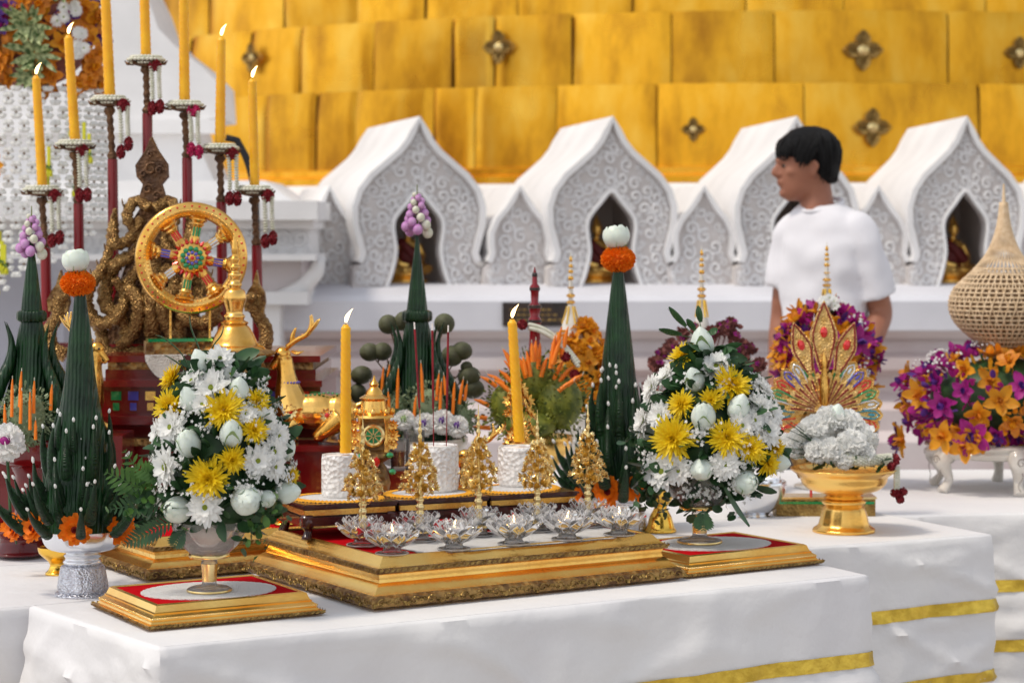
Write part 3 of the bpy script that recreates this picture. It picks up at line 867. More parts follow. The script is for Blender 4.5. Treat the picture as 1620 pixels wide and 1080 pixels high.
b = MB(); vs = []; n = 46
for i in range(n):
    a = 2*pi*i/n; q = 6; x = abs(cos(a))**(2/q)*math.copysign(1,cos(a))*.225; y = abs(sin(a))**(2/q)*math.copysign(1,sin(a))*.095
    for _ in (0,): vs.append((x*(1+.02*(i%2)), y*(1+.04*(i%2)), .0015))
b.add((vs, [tuple(range(n))])); b.add(([(x,y,0) for x,y,z in vs], [tuple(range(n))[::-1]]))
one('runner', b, 'doily', 'long white lace runner beneath the two rows of glass lotus holders', 'runner', (cc.x+u.x*.03-v.x*.115, cc.y+u.y*.03-v.y*.115, ZT+.0006), radians(32))

# ================================================================== glass vases
def goblet(label, loc, s):
    t = thing('glass_vase', label, 'vase', loc, 0, 'glass flower vases')
    fr = lambda a, z, r: 1+.018*cos(10*a)
    b = MB()
    out = sprof([(35,0),(35,3),(30,7),(14,10),(11,16),(11,30),(13,44),(13,50),(30,54),(31,57),(30,60),(46,75),(57,95),(60,112)], 3)
    inn = sprof([(57,112),(54,96),(43,78),(26,64),(2,60)], 3)
    b.add(lathe([(r*s, z*s) for r, z in out+inn], 40, fr)); part('glass_body', b, 'glass_pink', t, 50)
    b = MB()
    b.add(lathe([(31.6*s,54*s),(32.6*s,56*s),(32.4*s,59*s),(31*s,60.5*s)], 32, cap=False))
    b.add(lathe([(35.6*s,.5*s),(36.2*s,2*s),(35.4*s,4*s)], 32, cap=False))
    b.add(lathe([(11.6*s,16*s),(11.8*s,22*s),(11.8*s,30*s),(13.6*s,44*s)], 12, cap=False))
    part('gilt_bands', b, 'gold_pale', t)
    b = MB(); b.add(ball((0,0,96*s), (33*s,33*s,28*s), 14, 8)); part('foam_block', b, 'doily', t)
    return t
VL = Vector((-.502,3.67,ZS+.0017)); VR = Vector((.360,4.245,ZS+.0017))
goblet('glass stemmed vase with gilt rings holding the left white and yellow bouquet', VL, 3.67/F)
goblet('glass stemmed vase with gilt rings holding the right white and yellow bouquet', VR, 4.245/F)

# ================================================================== bouquets
def bouquet(label, base, bpx, bpy, Y, cx, shape, flowers, seed, bot=835, top=570):
    """flowers: (kind,px,py,r); shape(py)->radius px"""
    s = Y/F; rnd = random.Random(seed)
    t = thing('flower_bouquet', label, 'bouquet', base, 0, 'white and yellow bouquets')
    axis = (cx-bpx)*s
    def pos(px, py, extra=0):
        R = shape(py); dx = px-cx; q = R*R-dx*dx
        dy = -sqrt(q) if q > 0 else 0
        dy = dy*.85
        p = Vector((dx, dy, 0)); nrm = Vector((dx, dy-25, 18+max(0,(700-py))*.22)); nrm.normalize()
        return Vector(((px-bpx)*s, dy*s, (bpy-py)*s)), nrm
    for kind, px, py, r in flowers:
        p, nrm = pos(px, py); nrm = (nrm+Vector((rnd.uniform(-.25,.25), rnd.uniform(-.1,.1), rnd.uniform(-.2,.2)))).normalized()
        if kind == 'w': inst('white_daisy', rnd.choice(DW), t, p, look(nrm, rnd.uniform(0,6)), r*s*1.36)
        elif kind == 'y': inst('yellow_chrysanthemum', rnd.choice(DY), t, p, look(nrm, rnd.uniform(0,6)), r*s*1.36)
        else:
            up = (nrm*.55+Vector((0,0,.9))+Vector((nrm.x*.4,0,0))).normalized() if py < 720 else (nrm+Vector((0,-.3,-.1))).normalized()
            inst('lotus_bud', rnd.choice(LB), t, p, look(up, rnd.uniform(0,6)), (r*s*1.05, r*s*1.05, r*s*1.22))
    for k in range(60):          # small blooms filling the gaps of the front
        py = rnd.uniform(575, bot-40); R = shape(py); px = cx+rnd.uniform(-.92,.92)*R
        if any((px-a)**2+(py-c)**2 < (r+9)**2 for _, a, c, r in flowers): continue
        p, nrm = pos(px, py); flowers = flowers+[('w', px, py, 10)]; q_ = rnd.random()
        inst('white_daisy' if q_ < .72 else 'yellow_chrysanthemum', rnd.choice(DW if q_ < .72 else DY), t, p-nrm*.006, look(nrm+Vector((rnd.uniform(-.4,.4),0,rnd.uniform(-.3,.3))), rnd.uniform(0,6)), rnd.uniform(14,19)*s)
    # back-side flowers so it is round
    for k in range(22):
        a = rnd.uniform(.15, pi-.15); py = rnd.uniform(590, bot-45); R = shape(py)
        nrm = Vector((cos(a), sin(a), .3)).normalized(); p = Vector((axis+cos(a)*R*s*.95, sin(a)*R*s*.85, (bpy-py)*s))
        q = rnd.random()
        if q < .45: inst('white_daisy', rnd.choice(DW), t, p, look(nrm, 0), 21*s)
        elif q < .8: inst('yellow_chrysanthemum', rnd.choice(DY), t, p, look(nrm, 0), 22*s)
        else: inst('lotus_bud', rnd.choice(LB), t, p, look(nrm+Vector((0,0,1)), 0), 19*s)
    # leaves
    b = MB()
    for k in range(420):
        py = rnd.uniform(top, bot); R = shape(py)*rnd.uniform(.5,.88); a = rnd.uniform(0, 2*pi)
        nrm = Vector((cos(a), sin(a), rnd.uniform(-.5,.7))).normalized()
        c = (axis+cos(a)*R*s, sin(a)*R*s*.88, (bpy-py)*s)
        leaf_fan(b, c, nrm, rnd.uniform(22,44)*s, rnd.uniform(12,22)*s, 0, rnd)
    part('foliage', b, 'leaf', t, 60)
    b = MB()                                    # dark core
    zs = [(bpy-y)*s for y in (bot+7,bot-30,740,680,620,575,560)]; rs = [shape(y)*s*.66 for y in (bot+7,bot-30,740,680,620,575,560)]
    b.add(lathe(list(zip(rs, zs)), 20), 0, TR(axis,0,0)@S3(1,.85,1)); part('stems', b, 'leaf', t, 180)
    # small filler flowers
    b = MB()
    cl = [(rnd.uniform(0,2*pi), rnd.uniform(600,bot-15)) for _ in range(40)]
    for a, py in cl:
        if rnd.random() < .5: a = -pi/2+rnd.uniform(-1.2,1.2)
        R = shape(py)
        for j in range(26):
            aa = a+rnd.gauss(0,.12); pp = py+rnd.gauss(0,8); Rr = (R+rnd.uniform(-6,9))*s
            c = (axis+cos(aa)*Rr, sin(aa)*Rr*.88, (bpy-pp)*s); r = rnd.uniform(1.6,2.8)*s
            for q in range(5):
                b.add(petal(r*1.5, r*1.2, curl=.3, nl=2), 0, TR(*c)@look((cos(aa)+rnd.uniform(-.6,.6), sin(aa)+rnd.uniform(-.6,.6), .3+rnd.uniform(-.5,.5))).to_matrix().to_4x4()@RZ(q*1.256))
    part('filler_flowers', b, 'petal_white', t, 180)
    return t, s, axis
def shp(pts):
    def f(y):
        if y <= pts[0][0]: return pts[0][1]
        for (a, ra), (c, rc) in zip(pts, pts[1:]):
            if y <= c: return ra+(rc-ra)*(y-a)/(c-a)
        return pts[-1][1]
    return f
shL = shp([(555,14),(580,40),(620,72),(660,94),(720,108),(770,112),(800,98),(825,70),(845,40)])
fl = [('l',322,578,19),('l',385,618,18),('l',309,632,18),('l',311,699,20),('l',377,683,20),('l',290,804,22),('l',400,787,26),('l',457,782,20),('l',430,787,15),
 ('y',275,605,22),('y',275,646,24),('y',364,648,27),('y',412,637,17),('y',410,680,19),('y',379,724,19),('y',344,752,28),('y',462,757,13),
 ('w',352,572,18),('w',311,606,18),('w',344,615,24),('w',257,689,20),('w',281,676,22),('w',275,737,26),('w',416,726,21),('w',438,714,20),('w',440,738,18),('w',425,667,18),('w',338,797,23),('w',444,692,18),('w',398,655,15),('w',330,640,14)]
tb, s_, ax_ = bouquet('cone shaped bouquet of white daisies, yellow chrysanthemums and lotus buds in the left glass vase', VL, 332, 940, 3.67, 352, shL, fl, 4)
# extra trailing greens of the left bouquet
b = MB(); rnd = random.Random(8)
def fern(b, p0, p1, w, n=12, mi=0, sagz=0):
    p0 = Vector(p0); p1 = Vector(p1); ax = (p1-p0)
    side = ax.cross(Vector((0,-1,0))).normalized()
    b.add(tube([p0, (p0+p1)/2+Vector((0,0,sagz)), p1], [.0011,.0009,.0005], 5), mi)
    for k in range(n):
        f = (k+.6)/n; L = w*(sin(pi*(1-f)*.8+.15))
        for sg in (-1,1):
            c = p0+ax*f+Vector((0,0,sagz*4*f*(1-f)))
            d = (ax.normalized()*.6+side*sg).normalized()
            q = Matrix((d, d.cross(Vector((0,-1,0))).normalized()*-1, Vector((0,-1,0)))).transposed().to_4x4()
            b.add(petal(L, L*.30, curl=.15, cup=.1, nl=3, tip=.4), mi, TR(*c)@q)
def LL(px, py, dy=0, bp=(332,940), s=3.67/F): return ((px-bp[0])*s, dy, (bp[1]-py)*s)
fern(b, LL(262,790,-.03), LL(178,745,-.06), .030, 11, 0)
fern(b, LL(262,800,-.03), LL(205,712,-.05), .026, 10, 0)
fern(b, LL(280,790,-.04), LL(183,805,-.05), .026, 12, 1)
fern(b, LL(285,820,-.05), LL(205,860,-.06), .022, 14, 1)
fern(b, LL(270,760,-.05), LL(225,735,-.07), .022, 9, 0)
fern(b, LL(300,835,-.06), LL(285,862,-.07), .018, 8, 1)
for px, py, n in [(405,850,16),(420,835,16),(300,842,10),(235,790,22),(250,760,16),(220,810,14),(440,810,8)]:
    for k in range(n):
        c = LL(px+rnd.gauss(0,13), py+rnd.gauss(0,11), rnd.uniform(-.07,-.01)); leaf_fan(b, c, (rnd.uniform(-.6,.6),-1,rnd.uniform(-.3,.8)), rnd.uniform(.014,.026), rnd.uniform(.009,.015), rnd.choice((0,1)), rnd)
part('trailing_fern', b, ['leaf_light', 'leaf'], tb, 60)['kind'] = 'stuff'
b = MB()
for pts, w in [([(322,590),(318,560),(305,525),(302,505)],9),([(305,600),(290,565),(262,540),(248,535)],8),([(300,600),(285,580),(262,566)],8),([(330,590),(338,555),(352,535),(356,520)],8)]:
    ps = cr([Vector(LL(x, y, -.01)) for x, y in pts], 5); n = len(ps)
    b.add(tube(ps, [w*.5*s_*sin(pi*min(1,(i+1)/n*.92))+.0004 for i in range(n)], 6, flat=.25))
part('long_leaves', b, 'banana_light', tb, 180)
shR = shp([(545,12),(575,36),(610,72),(650,98),(700,112),(740,112),(765,96),(785,60),(803,30)])
fr_ = [('l',1111,545,20),('l',1095,601,17),('l',1106,656,20),('l',1102,737,19),('l',1171,758,20),('l',1229,732,16),('l',1162,642,19),('l',1143,572,13),
 ('y',1081,570,22),('y',1152,610,26),('y',1118,632,17),('y',1074,639,19),('y',1060,691,29),('y',1141,688,25),('y',1178,705,20),('y',1222,707,14),('y',1206,730,18),
 ('w',1055,600,20),('w',1130,582,20),('w',1032,617,18),('w',1020,670,22),('w',1042,658,19),('w',1164,670,18),('w',1185,663,16),('w',1206,681,22),('w',1203,617,22),('w',1044,744,24),('w',1069,739,18),('w',1139,728,19),('w',1196,645,18),('w',1216,655,20),('w',1030,640,18),('w',1060,725,15)]
tb2, s2_, _ = bouquet('cone shaped bouquet of white daisies, yellow chrysanthemums and lotus buds in the right glass vase', VR, 1107, 862, 4.245, 1124, shR, fr_, 9, 796, 555)
b = MB()
def LR(px, py, dy=0): return LL(px, py, dy, (1107,862), 4.245/F)
for px, py, n in [(1030,770,26),(1020,790,14),(1045,800,10),(1100,805,12),(1150,800,10),(1016,745,14),(1010,700,8)]:
    for k in range(n):
        c = LR(px+rnd.gauss(0,12), py+rnd.gauss(0,10), rnd.uniform(-.08,-.02)); leaf_fan(b, c, (rnd.uniform(-.6,.6),-1,rnd.uniform(-.3,.8)), rnd.uniform(.018,.03), rnd.uniform(.012,.02), rnd.choice((0,1,1)), rnd)
fern(b, LR(1105,800,-.10), LR(1105,830,-.11), .024, 8, 0)
b.add(petal(.085,.036,curl=.1,cup=.1,nl=6), 1, TR(*LR(1135,765,-.12))@RY(radians(62))@RX(.3))
part('trailing_leaves', b, ['leaf', 'leaf'], tb2, 60)
b = MB()
for a0, a1, L in [((1108,545),(1056,492),0),((1108,540),(1042,528),0),((1112,535),(1102,488),0),((1112,540),(1136,525),0),((1110,540),(1085,510),0)]:
    A_, B_ = Vector(LR(*a0)), Vector(LR(*a1)); dvec = (B_-A_); m = A_+dvec*.45
    b.add(tube([A_, m, B_], [.0008,.0008,.0003], 5)); q = dvec.to_track_quat('X','Z').to_matrix().to_4x4()
    b.add(petal(dvec.length*.55, .016, curl=.1, nl=5), 0, TR(*m)@q@RX(.9))
part('top_sprig', b, 'banana_light', tb2, 60)

# ================================================================== glass lotus holders, tealights, gold trees
def lotus_glass_mesh():
    b = MB(); s = .00118
    b.add(lathe([(x*s, z*s) for x, z in [(0,0),(23,0),(24,2),(14,5),(12,9),(20,14),(27,20),(29,25)]], 24, lambda a,z,r: 1+.05*cos(8*a)))
    b.add(lathe([(x*s, z*s) for x, z in [(24,1),(25,2),(24,3)]], 24, cap=False), 1)
    for ring, (n, L, tl, z) in enumerate([(8,30,.55,14),(8,34,.20,10),(6,22,1.0,18)]):
        for k in range(n):
            vf = petal(L*s, 22*s, curl=.35, cup=.32, tip=.9, base=.5, nl=6); T = TR(0,0,z*s)@RZ(2*pi*k/n+ring*.4)@TR(11*s,0,0)@RY(-tl)
            b.add(vf, 0, T); vs = vf[0]
            rim = [vs[q*3] for q in range(1,7)]+[vs[6*3+1]]+[vs[q*3+2] for q in range(6,0,-1)]
            b.add(tube([T@Vector(p) for p in rim], .0008, 5), 1)
            b.add(tube([T@Vector(vs[q*3+1]) for q in range(1,6)], .0005, 4), 1)
    return b
LG = lotus_glass_mesh().mesh('lotus_glass', ['glass','glass_rim_glint'], 60)
front = [(-.205,3.78),(-.1006,3.835),(.0033,3.90),(.0985,3.96),(.195,4.02)]
back = [(-.262,3.885),(-.164,3.945),(-.061,4.015),(.0466,4.075),(.142,4.14)]
def f2(a, px0, Y): return a
posn = ['leftmost','second from the left','middle one','second from the right','rightmost']
def tea(t):
    b = MB(); b.add(lathe([(.0,.0225),(.0185,.0225),(.0190,.0235),(.0190,.037),(.0182,.0375),(.0178,.035)], 24)); part('metal_cup', b, 'silver', t)
lg = []
for i, (x, y) in enumerate(front):
    lb = 'clear glass lotus holder with a burning tealight in the front row, '+posn[i]
    o = tag(inst('glass_holder', LG, None, (x,y,ZT+.0025)), lb, 'candle holder', 'glass lotus holders on the central tray'); o.rotation_euler = (0,0,i*.3)
    t = thing('tealight', 'small lit tealight in the front row of lotus glasses, '+posn[i], 'candle', (x,y,ZT+.0025+.001), 0, 'tealights on the central tray')
    tea(t)
    part('wax', MB().add(lathe([(.0178,.030),(.0178,.0352),(.004,.0355),(0,.0355)], 20)), 'wax_white', t)
    part('wick', MB().add(tube([(0,0,.035),(.0004,0,.040)], .0007, 5)), 'wick', t)
    fb = MB(); flame(fb, (.0004,0,.0385), .013, .0026, (.25 if i % 2 else -.1,0)); part('flame', fb, 'flame', t, 180)
for i, (x, y) in enumerate(back):
    o = tag(inst('glass_holder', LG, None, (x,y,ZT+.0025)), 'glass lotus holder under a gold flower tree in the back row, '+posn[i], 'candle holder', 'glass lotus holders on the central tray'); o.rotation_euler = (0,0,.2+i*.4)
# gold tree
def fl_mesh():
    b = MB()
    for k in range(8): b.add(petal(.0075,.0035,curl=.3,cup=.3,nl=3), 0, RZ(k*pi/4)@RY(-.5))
    for k in range(5): b.add(petal(.005,.003,curl=.3,cup=.3,nl=2), 0, RZ(k*1.26)@RY(-1))
    b.add(ball((0,0,.001), .0014, 6, 4)); return b.mesh('gold_blossom', 'gold_pale', 60)
GF = fl_mesh()
def gold_tree(label, loc):
    t = thing('gold_flower_tree', label, 'ornament', loc, 0, 'gold flower trees in the back row of lotus glasses')
    s = .00112
    st_ = MB(); st_.add(lathe([(r*s, z*s) for r, z in sprof([(24,0),(24,2),(20,5),(10,9),(8,14),(6,20),(7.5,28),(5,34),(7.5,38),(4.5,44),(7,49),(4,54),(6.5,59),(3.5,64),(3,120),(4,134),(2,140),(4,146),(2,152),(3.6,158),(1.6,163),(2.6,168),(1,174),(.5,190)],2)], 14))
    part('stem', st_, 'gold_pale', t, 60)
    rnd = random.Random(6); 
    tiers = [(60,19,10),(71,25,14),(83,24,14),(95,20,12),(107,15,10),(119,10,8),(130,6,5)]
    br = MB()
    for z, R, n in tiers:
        for k in range(n):
            a = 2*pi*k/n+rnd.random()*.4; rr_ = R*rnd.uniform(.75,1.08); zz = z+rnd.uniform(-5,6)
            p = Vector((rr_*cos(a)*s, rr_*sin(a)*s, zz*s)); br.add(tube([(0,0,(zz-5)*s), (p.x*.6,p.y*.6,(zz-8)*s), tuple(p)], .0006, 4))
            inst('blossom', GF, t, p, look(Vector((cos(a),sin(a),rnd.uniform(-.2,.9)))), rnd.uniform(1.0,1.4))
        
    part('branches', br, 'gold_pale', t)
    return t
gt = None
for i, (x, y) in enumerate(back):
    lb = 'small gold flower tree with tall finial in the back row, '+posn[i]
    if gt is None: gt = gold_tree(lb, (x,y,ZT+.0025+.017))
    else: copy_thing(gt, lb, (x,y,ZT+.0195), i*1.1, (1.02,1.04,.97,1.02)[i-1])

# ================================================================== dark wooden stands, with cut glass cups
uz = radians(24); us = Vector((cos(uz), sin(uz))); vs2 = Vector((-us.y, us.x))
S0 = Vector((-.372,3.955))
def stand(label, c, w, d, h, z0=ZT):
    t = thing('wooden_stand', label, 'stand', (c.x,c.y,z0), uz, 'dark wooden stands in a row')
    b = MB(); b.add(box(-w/2,w/2,-d/2,d/2,h-.008,h)); b.add(box(-w/2-.003,w/2+.003,-d/2-.003,d/2+.003,h-.004,h-.001)); part('top', b, 'mahogany', t)
    b = MB(); b.add(box(-w/2+.003,w/2-.003,-d/2+.002,-d/2+.004,h-.020,h-.010)); b.add(box(-w/2+.002,-w/2+.004,-d/2+.005,d/2-.005,h-.020,h-.010)); part('gilt_strip', b, 'gold_satin', t)
    b = MB(); b.add(box(-w/2+.004,w/2-.004,-d/2+.004,d/2-.004,h-.022,h-.009)); b.add(box(-w/2-.004,w/2+.004,-d/2-.004,d/2+.004,h-.038,h-.0225)); part('apron', b, 'mahogany', t)
    for sx in (-1,1):
        for sy in (-1,1):
            x, y = sx*(w/2-.010), sy*(d/2-.010)
            b = MB(); pts = [(x,y,h-.03),(x+sx*.004,y+sy*.004,h*.5),(x-sx*.002,y-sy*.002,h*.28),(x+sx*.003,y+sy*.003,.001)]
            b.add(tube(cr(pts,4), cr1([.016,.013,.008,.010],4), 8)); part('leg', b, 'mahogany', t, 180)
    return t
hS = .885-ZT
W_s = .178
cs = []
for k in range(3):
    c = S0+us*(W_s*.5+k*(W_s+.004))+vs2*.075; cs.append(c)
    stand(['dark polished wooden stand at the left end of the row, under the left yellow candle','dark polished wooden stand in the middle of the row, under the incense cup','dark polished wooden stand at the right end, under the right yellow candle'][k], c, W_s, .15, hS)
    doily(['round white doily with orange crochet edge under the left candle cup','round white doily with orange crochet edge under the incense cup','round white doily with orange crochet edge under the right candle cup'][k], (c.x,c.y,.8852), k*.4, .083, .070, 30, rim='doily_edge', group='orange edged doilies')
def cup(label, px, by, ty, r, Y, fill):
    s = Y/F; p = P(px, by, Y)
    t = thing('cut_glass_cup', label, 'glass cup', (p.x, Y, .8872), 0, 'cut glass cups on the wooden stands')
    H = (by-ty)*s; R = r*s
    b = MB(); fr = lambda a, z, q: 1+.012*cos(24*a)*(1 if .1*H < z < .9*H else 0)
    pr = [(R*.95,0),(R*.98,.003)]+[(R*(1+.012*(k%2)), .004+(H-.008)*k/16) for k in range(17)]+[(R*.98,H),(R*.93,H),(R*.91,H*.7),(R*.91,.008),(0,.007)]
    b.add(lathe(pr, 48, fr)); part('cut_glass', b, 'glass_cut', t, 25)
    b = MB(); b.add(lathe([(0,.0085),(R*.885,.0085),(R*.885,H*fill),(R*.5,H*fill+.0015),(0,H*fill+.002)], 32)); part('sand_filling', b, 'sand', t)
    return t, p, s
cup('white sand filled glass cup holding the left yellow candle', 538, 783, 717, 29, 4.08, .96)
cup('wide sand filled glass cup holding three red incense sticks', 687, 772, 700, 38, 4.17, .95)
cup('white sand filled glass cup holding the right yellow candle', 822, 757, 696, 34, 4.26, .96)
def table_candle(label, px, by, ty, w, Y, lean):
    p = P(px, by, Y); s = Y/F
    t = thing('yellow_candle', label, 'candle', (p.x,Y,p.z), 0, 'lit yellow candles')
    candle_parts(t, 0,0, 0, (by-ty)*s, w*s/2, lean, True, .5, 1.2); return t
table_candle('tall yellow spiral candle burning in the left glass cup', 547, 716, 513, 18, 4.08, .0)
table_candle('tall yellow spiral candle burning in the right glass cup, leaning left', 822, 698, 505, 17.5, 4.26, -.062)
for i, (x0, y0, x1, y1) in enumerate([(667,700,656,515),(686,702,684,517),(706,700,709,520)]):
    p = P(x0, y0, 4.17); q = P(x1, y1, 4.17-.004*i)-p; b = MB()
    t = thing('incense_stick', ['red incense stick leaning left in the wide sand cup','red incense stick upright in the middle of the wide sand cup','red incense stick leaning right in the wide sand cup'][i], 'incense', (p.x,4.17+.006*(i-1),p.z), 0, 'incense sticks in the sand cup')
    part('stick', MB().add(tube([(0,0,-.008), q*.3], .0010, 6)), 'rose', t)
    part('incense_coating', MB().add(tube([q*.3, q*.97], .0021, 8)), 'gem_red' if 0 else 'rose', t)
    part('ash_tip', MB().add(tube([q*.97, q*1.03], .0016, 6)), 'sand', t)
# ================================================================== helpers for things measured in picture units
def base(px, py, z):           # contact point on a level z
    return G(px, py, z)
def plathe(b, pts, s, n=32, mi=0, fr=None, k=3, at=(0,0), cap=True):
    b.add(lathe([(r*s, z*s) for r, z in (sprof(pts, k) if k else pts)], n, fr, cap), mi, TR(at[0], at[1], 0))
# ------------------------------------------------------------------ silver / gold pedestal bowls
def silver_bowl(label, loc, s, rs=1):
    t = thing('silver_bowl', label, 'bowl', loc, 0, 'silver pedestal bowls')
    b = MB(); plathe(b, [(43,0),(43,3),(38,6),(37,8),(40,12),(35,40),(33,46),(28,48)], s, 40, 0, lambda a,z,r: 1+.03*cos(12*a), 2); part('carved_foot', b, 'silver_carved', t, 40)
    b = MB(); plathe(b, [(28,48),(31,53),(27,58),(30,63),(26,66),(30,69),(50,73),(60,82),(65,97),(65.5,110),(63,112),(61,108),(56,88),(10,78)], s, 48, 0, lambda a,z,r: 1+(.018*cos(14*a) if z > 72*s else 0), 3); part('bowl', b, 'silver', t, 60)
    return t
def cone_leafed(t, s, at, prof, spir=True, mt='banana'):
    b = MB(); pr = sprof(prof, 5)
    def fr(a, z, r): return 1+.05*(((a*2/(2*pi)+z/s/170) % 1)-.5) if r > 3*s else 1
    b.add(lathe([(r*s, z*s) for r, z in pr], 40, fr), 0, TR(at[0], at[1], 0)); part('leaf_cone', b, mt, t, 25)
FING = {}
def finger_mesh():
    b = MB(); n = 14
    pts = cr([(0,0,0),(.04,0,.35),(.02,0,.7),(-.06,0,1)], 5)
    m = len(pts); b.add(tube(pts, [.115*(1-(i/(m-1))**1.7)+.010 for i in range(m)], 10, flat=.75))
    for k in (.10,.28,.46): b.add(lathe([(.120*(1-k*.55),k),(.135*(1-k*.6),k+.02),(.07*(1-k),k+.22)], 12, cap=False), 0)
    return b.mesh('leaf_finger', 'banana', 50)
FM = finger_mesh()
def fingers(t, s, at, tiers, rnd):
    for (z, R, n, L, tilt, a0, arc) in tiers:
        for k in range(n):
            a = a0+arc*(k+.5)/n+rnd.uniform(-.06,.06); tl = tilt+rnd.uniform(-.08,.08); l = L*s*rnd.uniform(.9,1.1)
            d = Vector((cos(a)*sin(tl), sin(a)*sin(tl), cos(tl)))
            p = Vector((at[0]+R*s*cos(a), at[1]+R*s*sin(a), z*s))
            q = Matrix.Rotation(a,4,'Z')@Matrix.Rotation(tl,4,'Y')
            o = inst('leaf_finger', FM, t, p, q.to_quaternion(), l)
            inst('flower_bud', BUD, t, p+q.to_3x3()@Vector((-.06*l,0,1.03*l)), q.to_quaternion(), 4.2*s)
def top_lotus(t, s, at, z, r=22, mr=33):
    inst('marigold_ring', POM_O, t, (at[0], at[1], (z)*s), None, (mr*s*1.0, mr*s*1.0, mr*s*.98))
    inst('lotus_flower', LB_top, t, (at[0]-3*s, at[1], (z+34)*s), Quaternion((0,1,0),-.15), (r*s*.98,r*s*.98,r*s*.86))
def baisri_tall(label, loc, s, zb, cone, tiers, marig, seed, top):
    rnd = random.Random(seed); t = thing('banana_leaf_cone', label, 'leaf offering', loc, 0, 'tall banana leaf cones topped with lotus and marigold')
    cone_leafed(t, s, (0,0), cone); fingers(t, s, (0,0), tiers, rnd); top_lotus(t, s, (top[0]*s,0), top[1])
    for dx, z, r, dy in marig: inst('marigold', MARI, t, (dx*s, dy*s, z*s), look((dx*.012,-1,.12), rnd.uniform(0,6)), r*s)
    for k in range(12):
        zz = rnd.uniform(40, 210); a = -pi/2+rnd.uniform(-1.3,1.3)
        R = 8+60*(1-zz/260)+16; inst('flower_bud', BUD, t, (R*s*cos(a)*.75, R*s*sin(a)*.8, zz*s), look((cos(a)*.3,sin(a)*.3,1)), 4*s)
    return t
bL = base(131, 940, .735); sL = bL.y/F
silver_bowl('silver pedestal bowl with carved foot under the front left leaf cone', bL, sL)
# cone measured from the bowl's rim (y 838)
baisri_tall('tall dark green leaf cone standing in the silver bowl at the left', bL+Vector((-4*sL,0,104*sL)), sL, 0,
    [(70,0),(62,40),(52,90),(44,140),(33,190),(24,240),(18,300),(12,345),(7,385),(3,405)],
    [(10,62,12,78,.50,0,2*pi),(28,50,10,86,.34,.3,2*pi),(65,42,9,90,.20,0,2*pi),(100,34,8,82,.12,.4,2*pi),(0,92,10,70,.85,.2,2*pi),(20,84,9,75,.62,.5,2*pi),(120,22,6,72,.08,.2,2*pi)],
    [(6,8,27,-72),(-62,8,25,-48),(-98,2,22,-20),(70,4,25,-45)], 5, (-4,388))
bR = base(992, 842, .731); sR = bR.y/F
silver_bowl('silver pedestal bowl behind the rightmost glass holder', bR, sR*.80)
baisri_tall('tall dark green leaf cone rising behind the gold flower trees, left of the right bouquet', bR+Vector((-14*sR,0,60*sR)), sR, 0,
    [(52,0),(46,50),(40,100),(33,150),(27,200),(21,250),(16,290),(11,330),(7,360),(4,378)],
    [(8,50,11,74,.45,0,2*pi),(28,44,10,80,.30,.3,2*pi),(60,36,8,84,.20,0,2*pi),(95,34,8,78,.12,.4,2*pi),(0,70,9,66,.8,.2,2*pi),(20,66,9,76,.58,.5,2*pi)],
    [(-18,10,26,-50),(24,14,22,-50),(-52,0,22,-30)], 6, (0,372))

# ------------------------------------------------------------------ horned leaf towers with orchid tips
def filler_bush(t, s, cx, cz, rx, rz, n, m='leaf_grey', name='filler_leaves', ry=None, seed=1, y0=0):
    b = MB(); rnd = random.Random(seed); ry = ry or rx*.8
    b.add(ball((cx*s, y0*s, cz*s), (rx*s*.75, ry*s*.75, rz*s*.75), 12, 8))
    for k in range(n):
        d = Vector((rnd.gauss(0,1), rnd.gauss(0,1), rnd.gauss(0,1))).normalized(); q = rnd.uniform(.72,1.06)
        leaf_fan(b, (cx*s+d.x*rx*s*q, y0*s+d.y*ry*s*q, cz*s+d.z*rz*s*q), d, rnd.uniform(4,8)*s, rnd.uniform(2.5,5)*s, 0, rnd)
    part(name, b, m, t, 60)
def mini_candles(t, s, lst, m='wax_orange', r=2.7):
    for (x, z, h, tx, y) in lst:
        part('orange_taper', MB().add(tube([(x*s,y*s,z*s),((x+tx*.6)*s,y*s,(z+h*.7)*s),((x+tx)*s,y*s,(z+h)*s)], [r*s,r*.9*s,.8*s], 7)), m, t, 60)
        part('taper_wick', MB().add(tube([((x+tx)*s,y*s,(z+h)*s),((x+tx*1.1)*s,y*s,(z+h+5)*s)], .5*s, 4)), 'jasmine', t)
def orchid_tip(t, s, z0, h, seed=1):
    rnd = random.Random(seed)
    part('tip_stalk', MB().add(tube([(0,0,(z0-14)*s),(0,0,(z0+h+14)*s)], [2*s,.8*s], 6)), 'leaf_lime', t)
    for i in range(26):
        f = i/26; a = i*2.4; R = (17*(1-f)**.8*(1 if f > .12 else .8)+3)*s
        c = (R*cos(a), R*sin(a), (z0+h*f)*s); b = MB(); rb = (8.5-4.5*f)*s
        o = part('orchid_bud', MB().add(ball((0,0,0), (rb,rb,rb*1.1), 8, 6)), 'orchid' if i % 5 else 'jasmine', t, 180); o.location = c
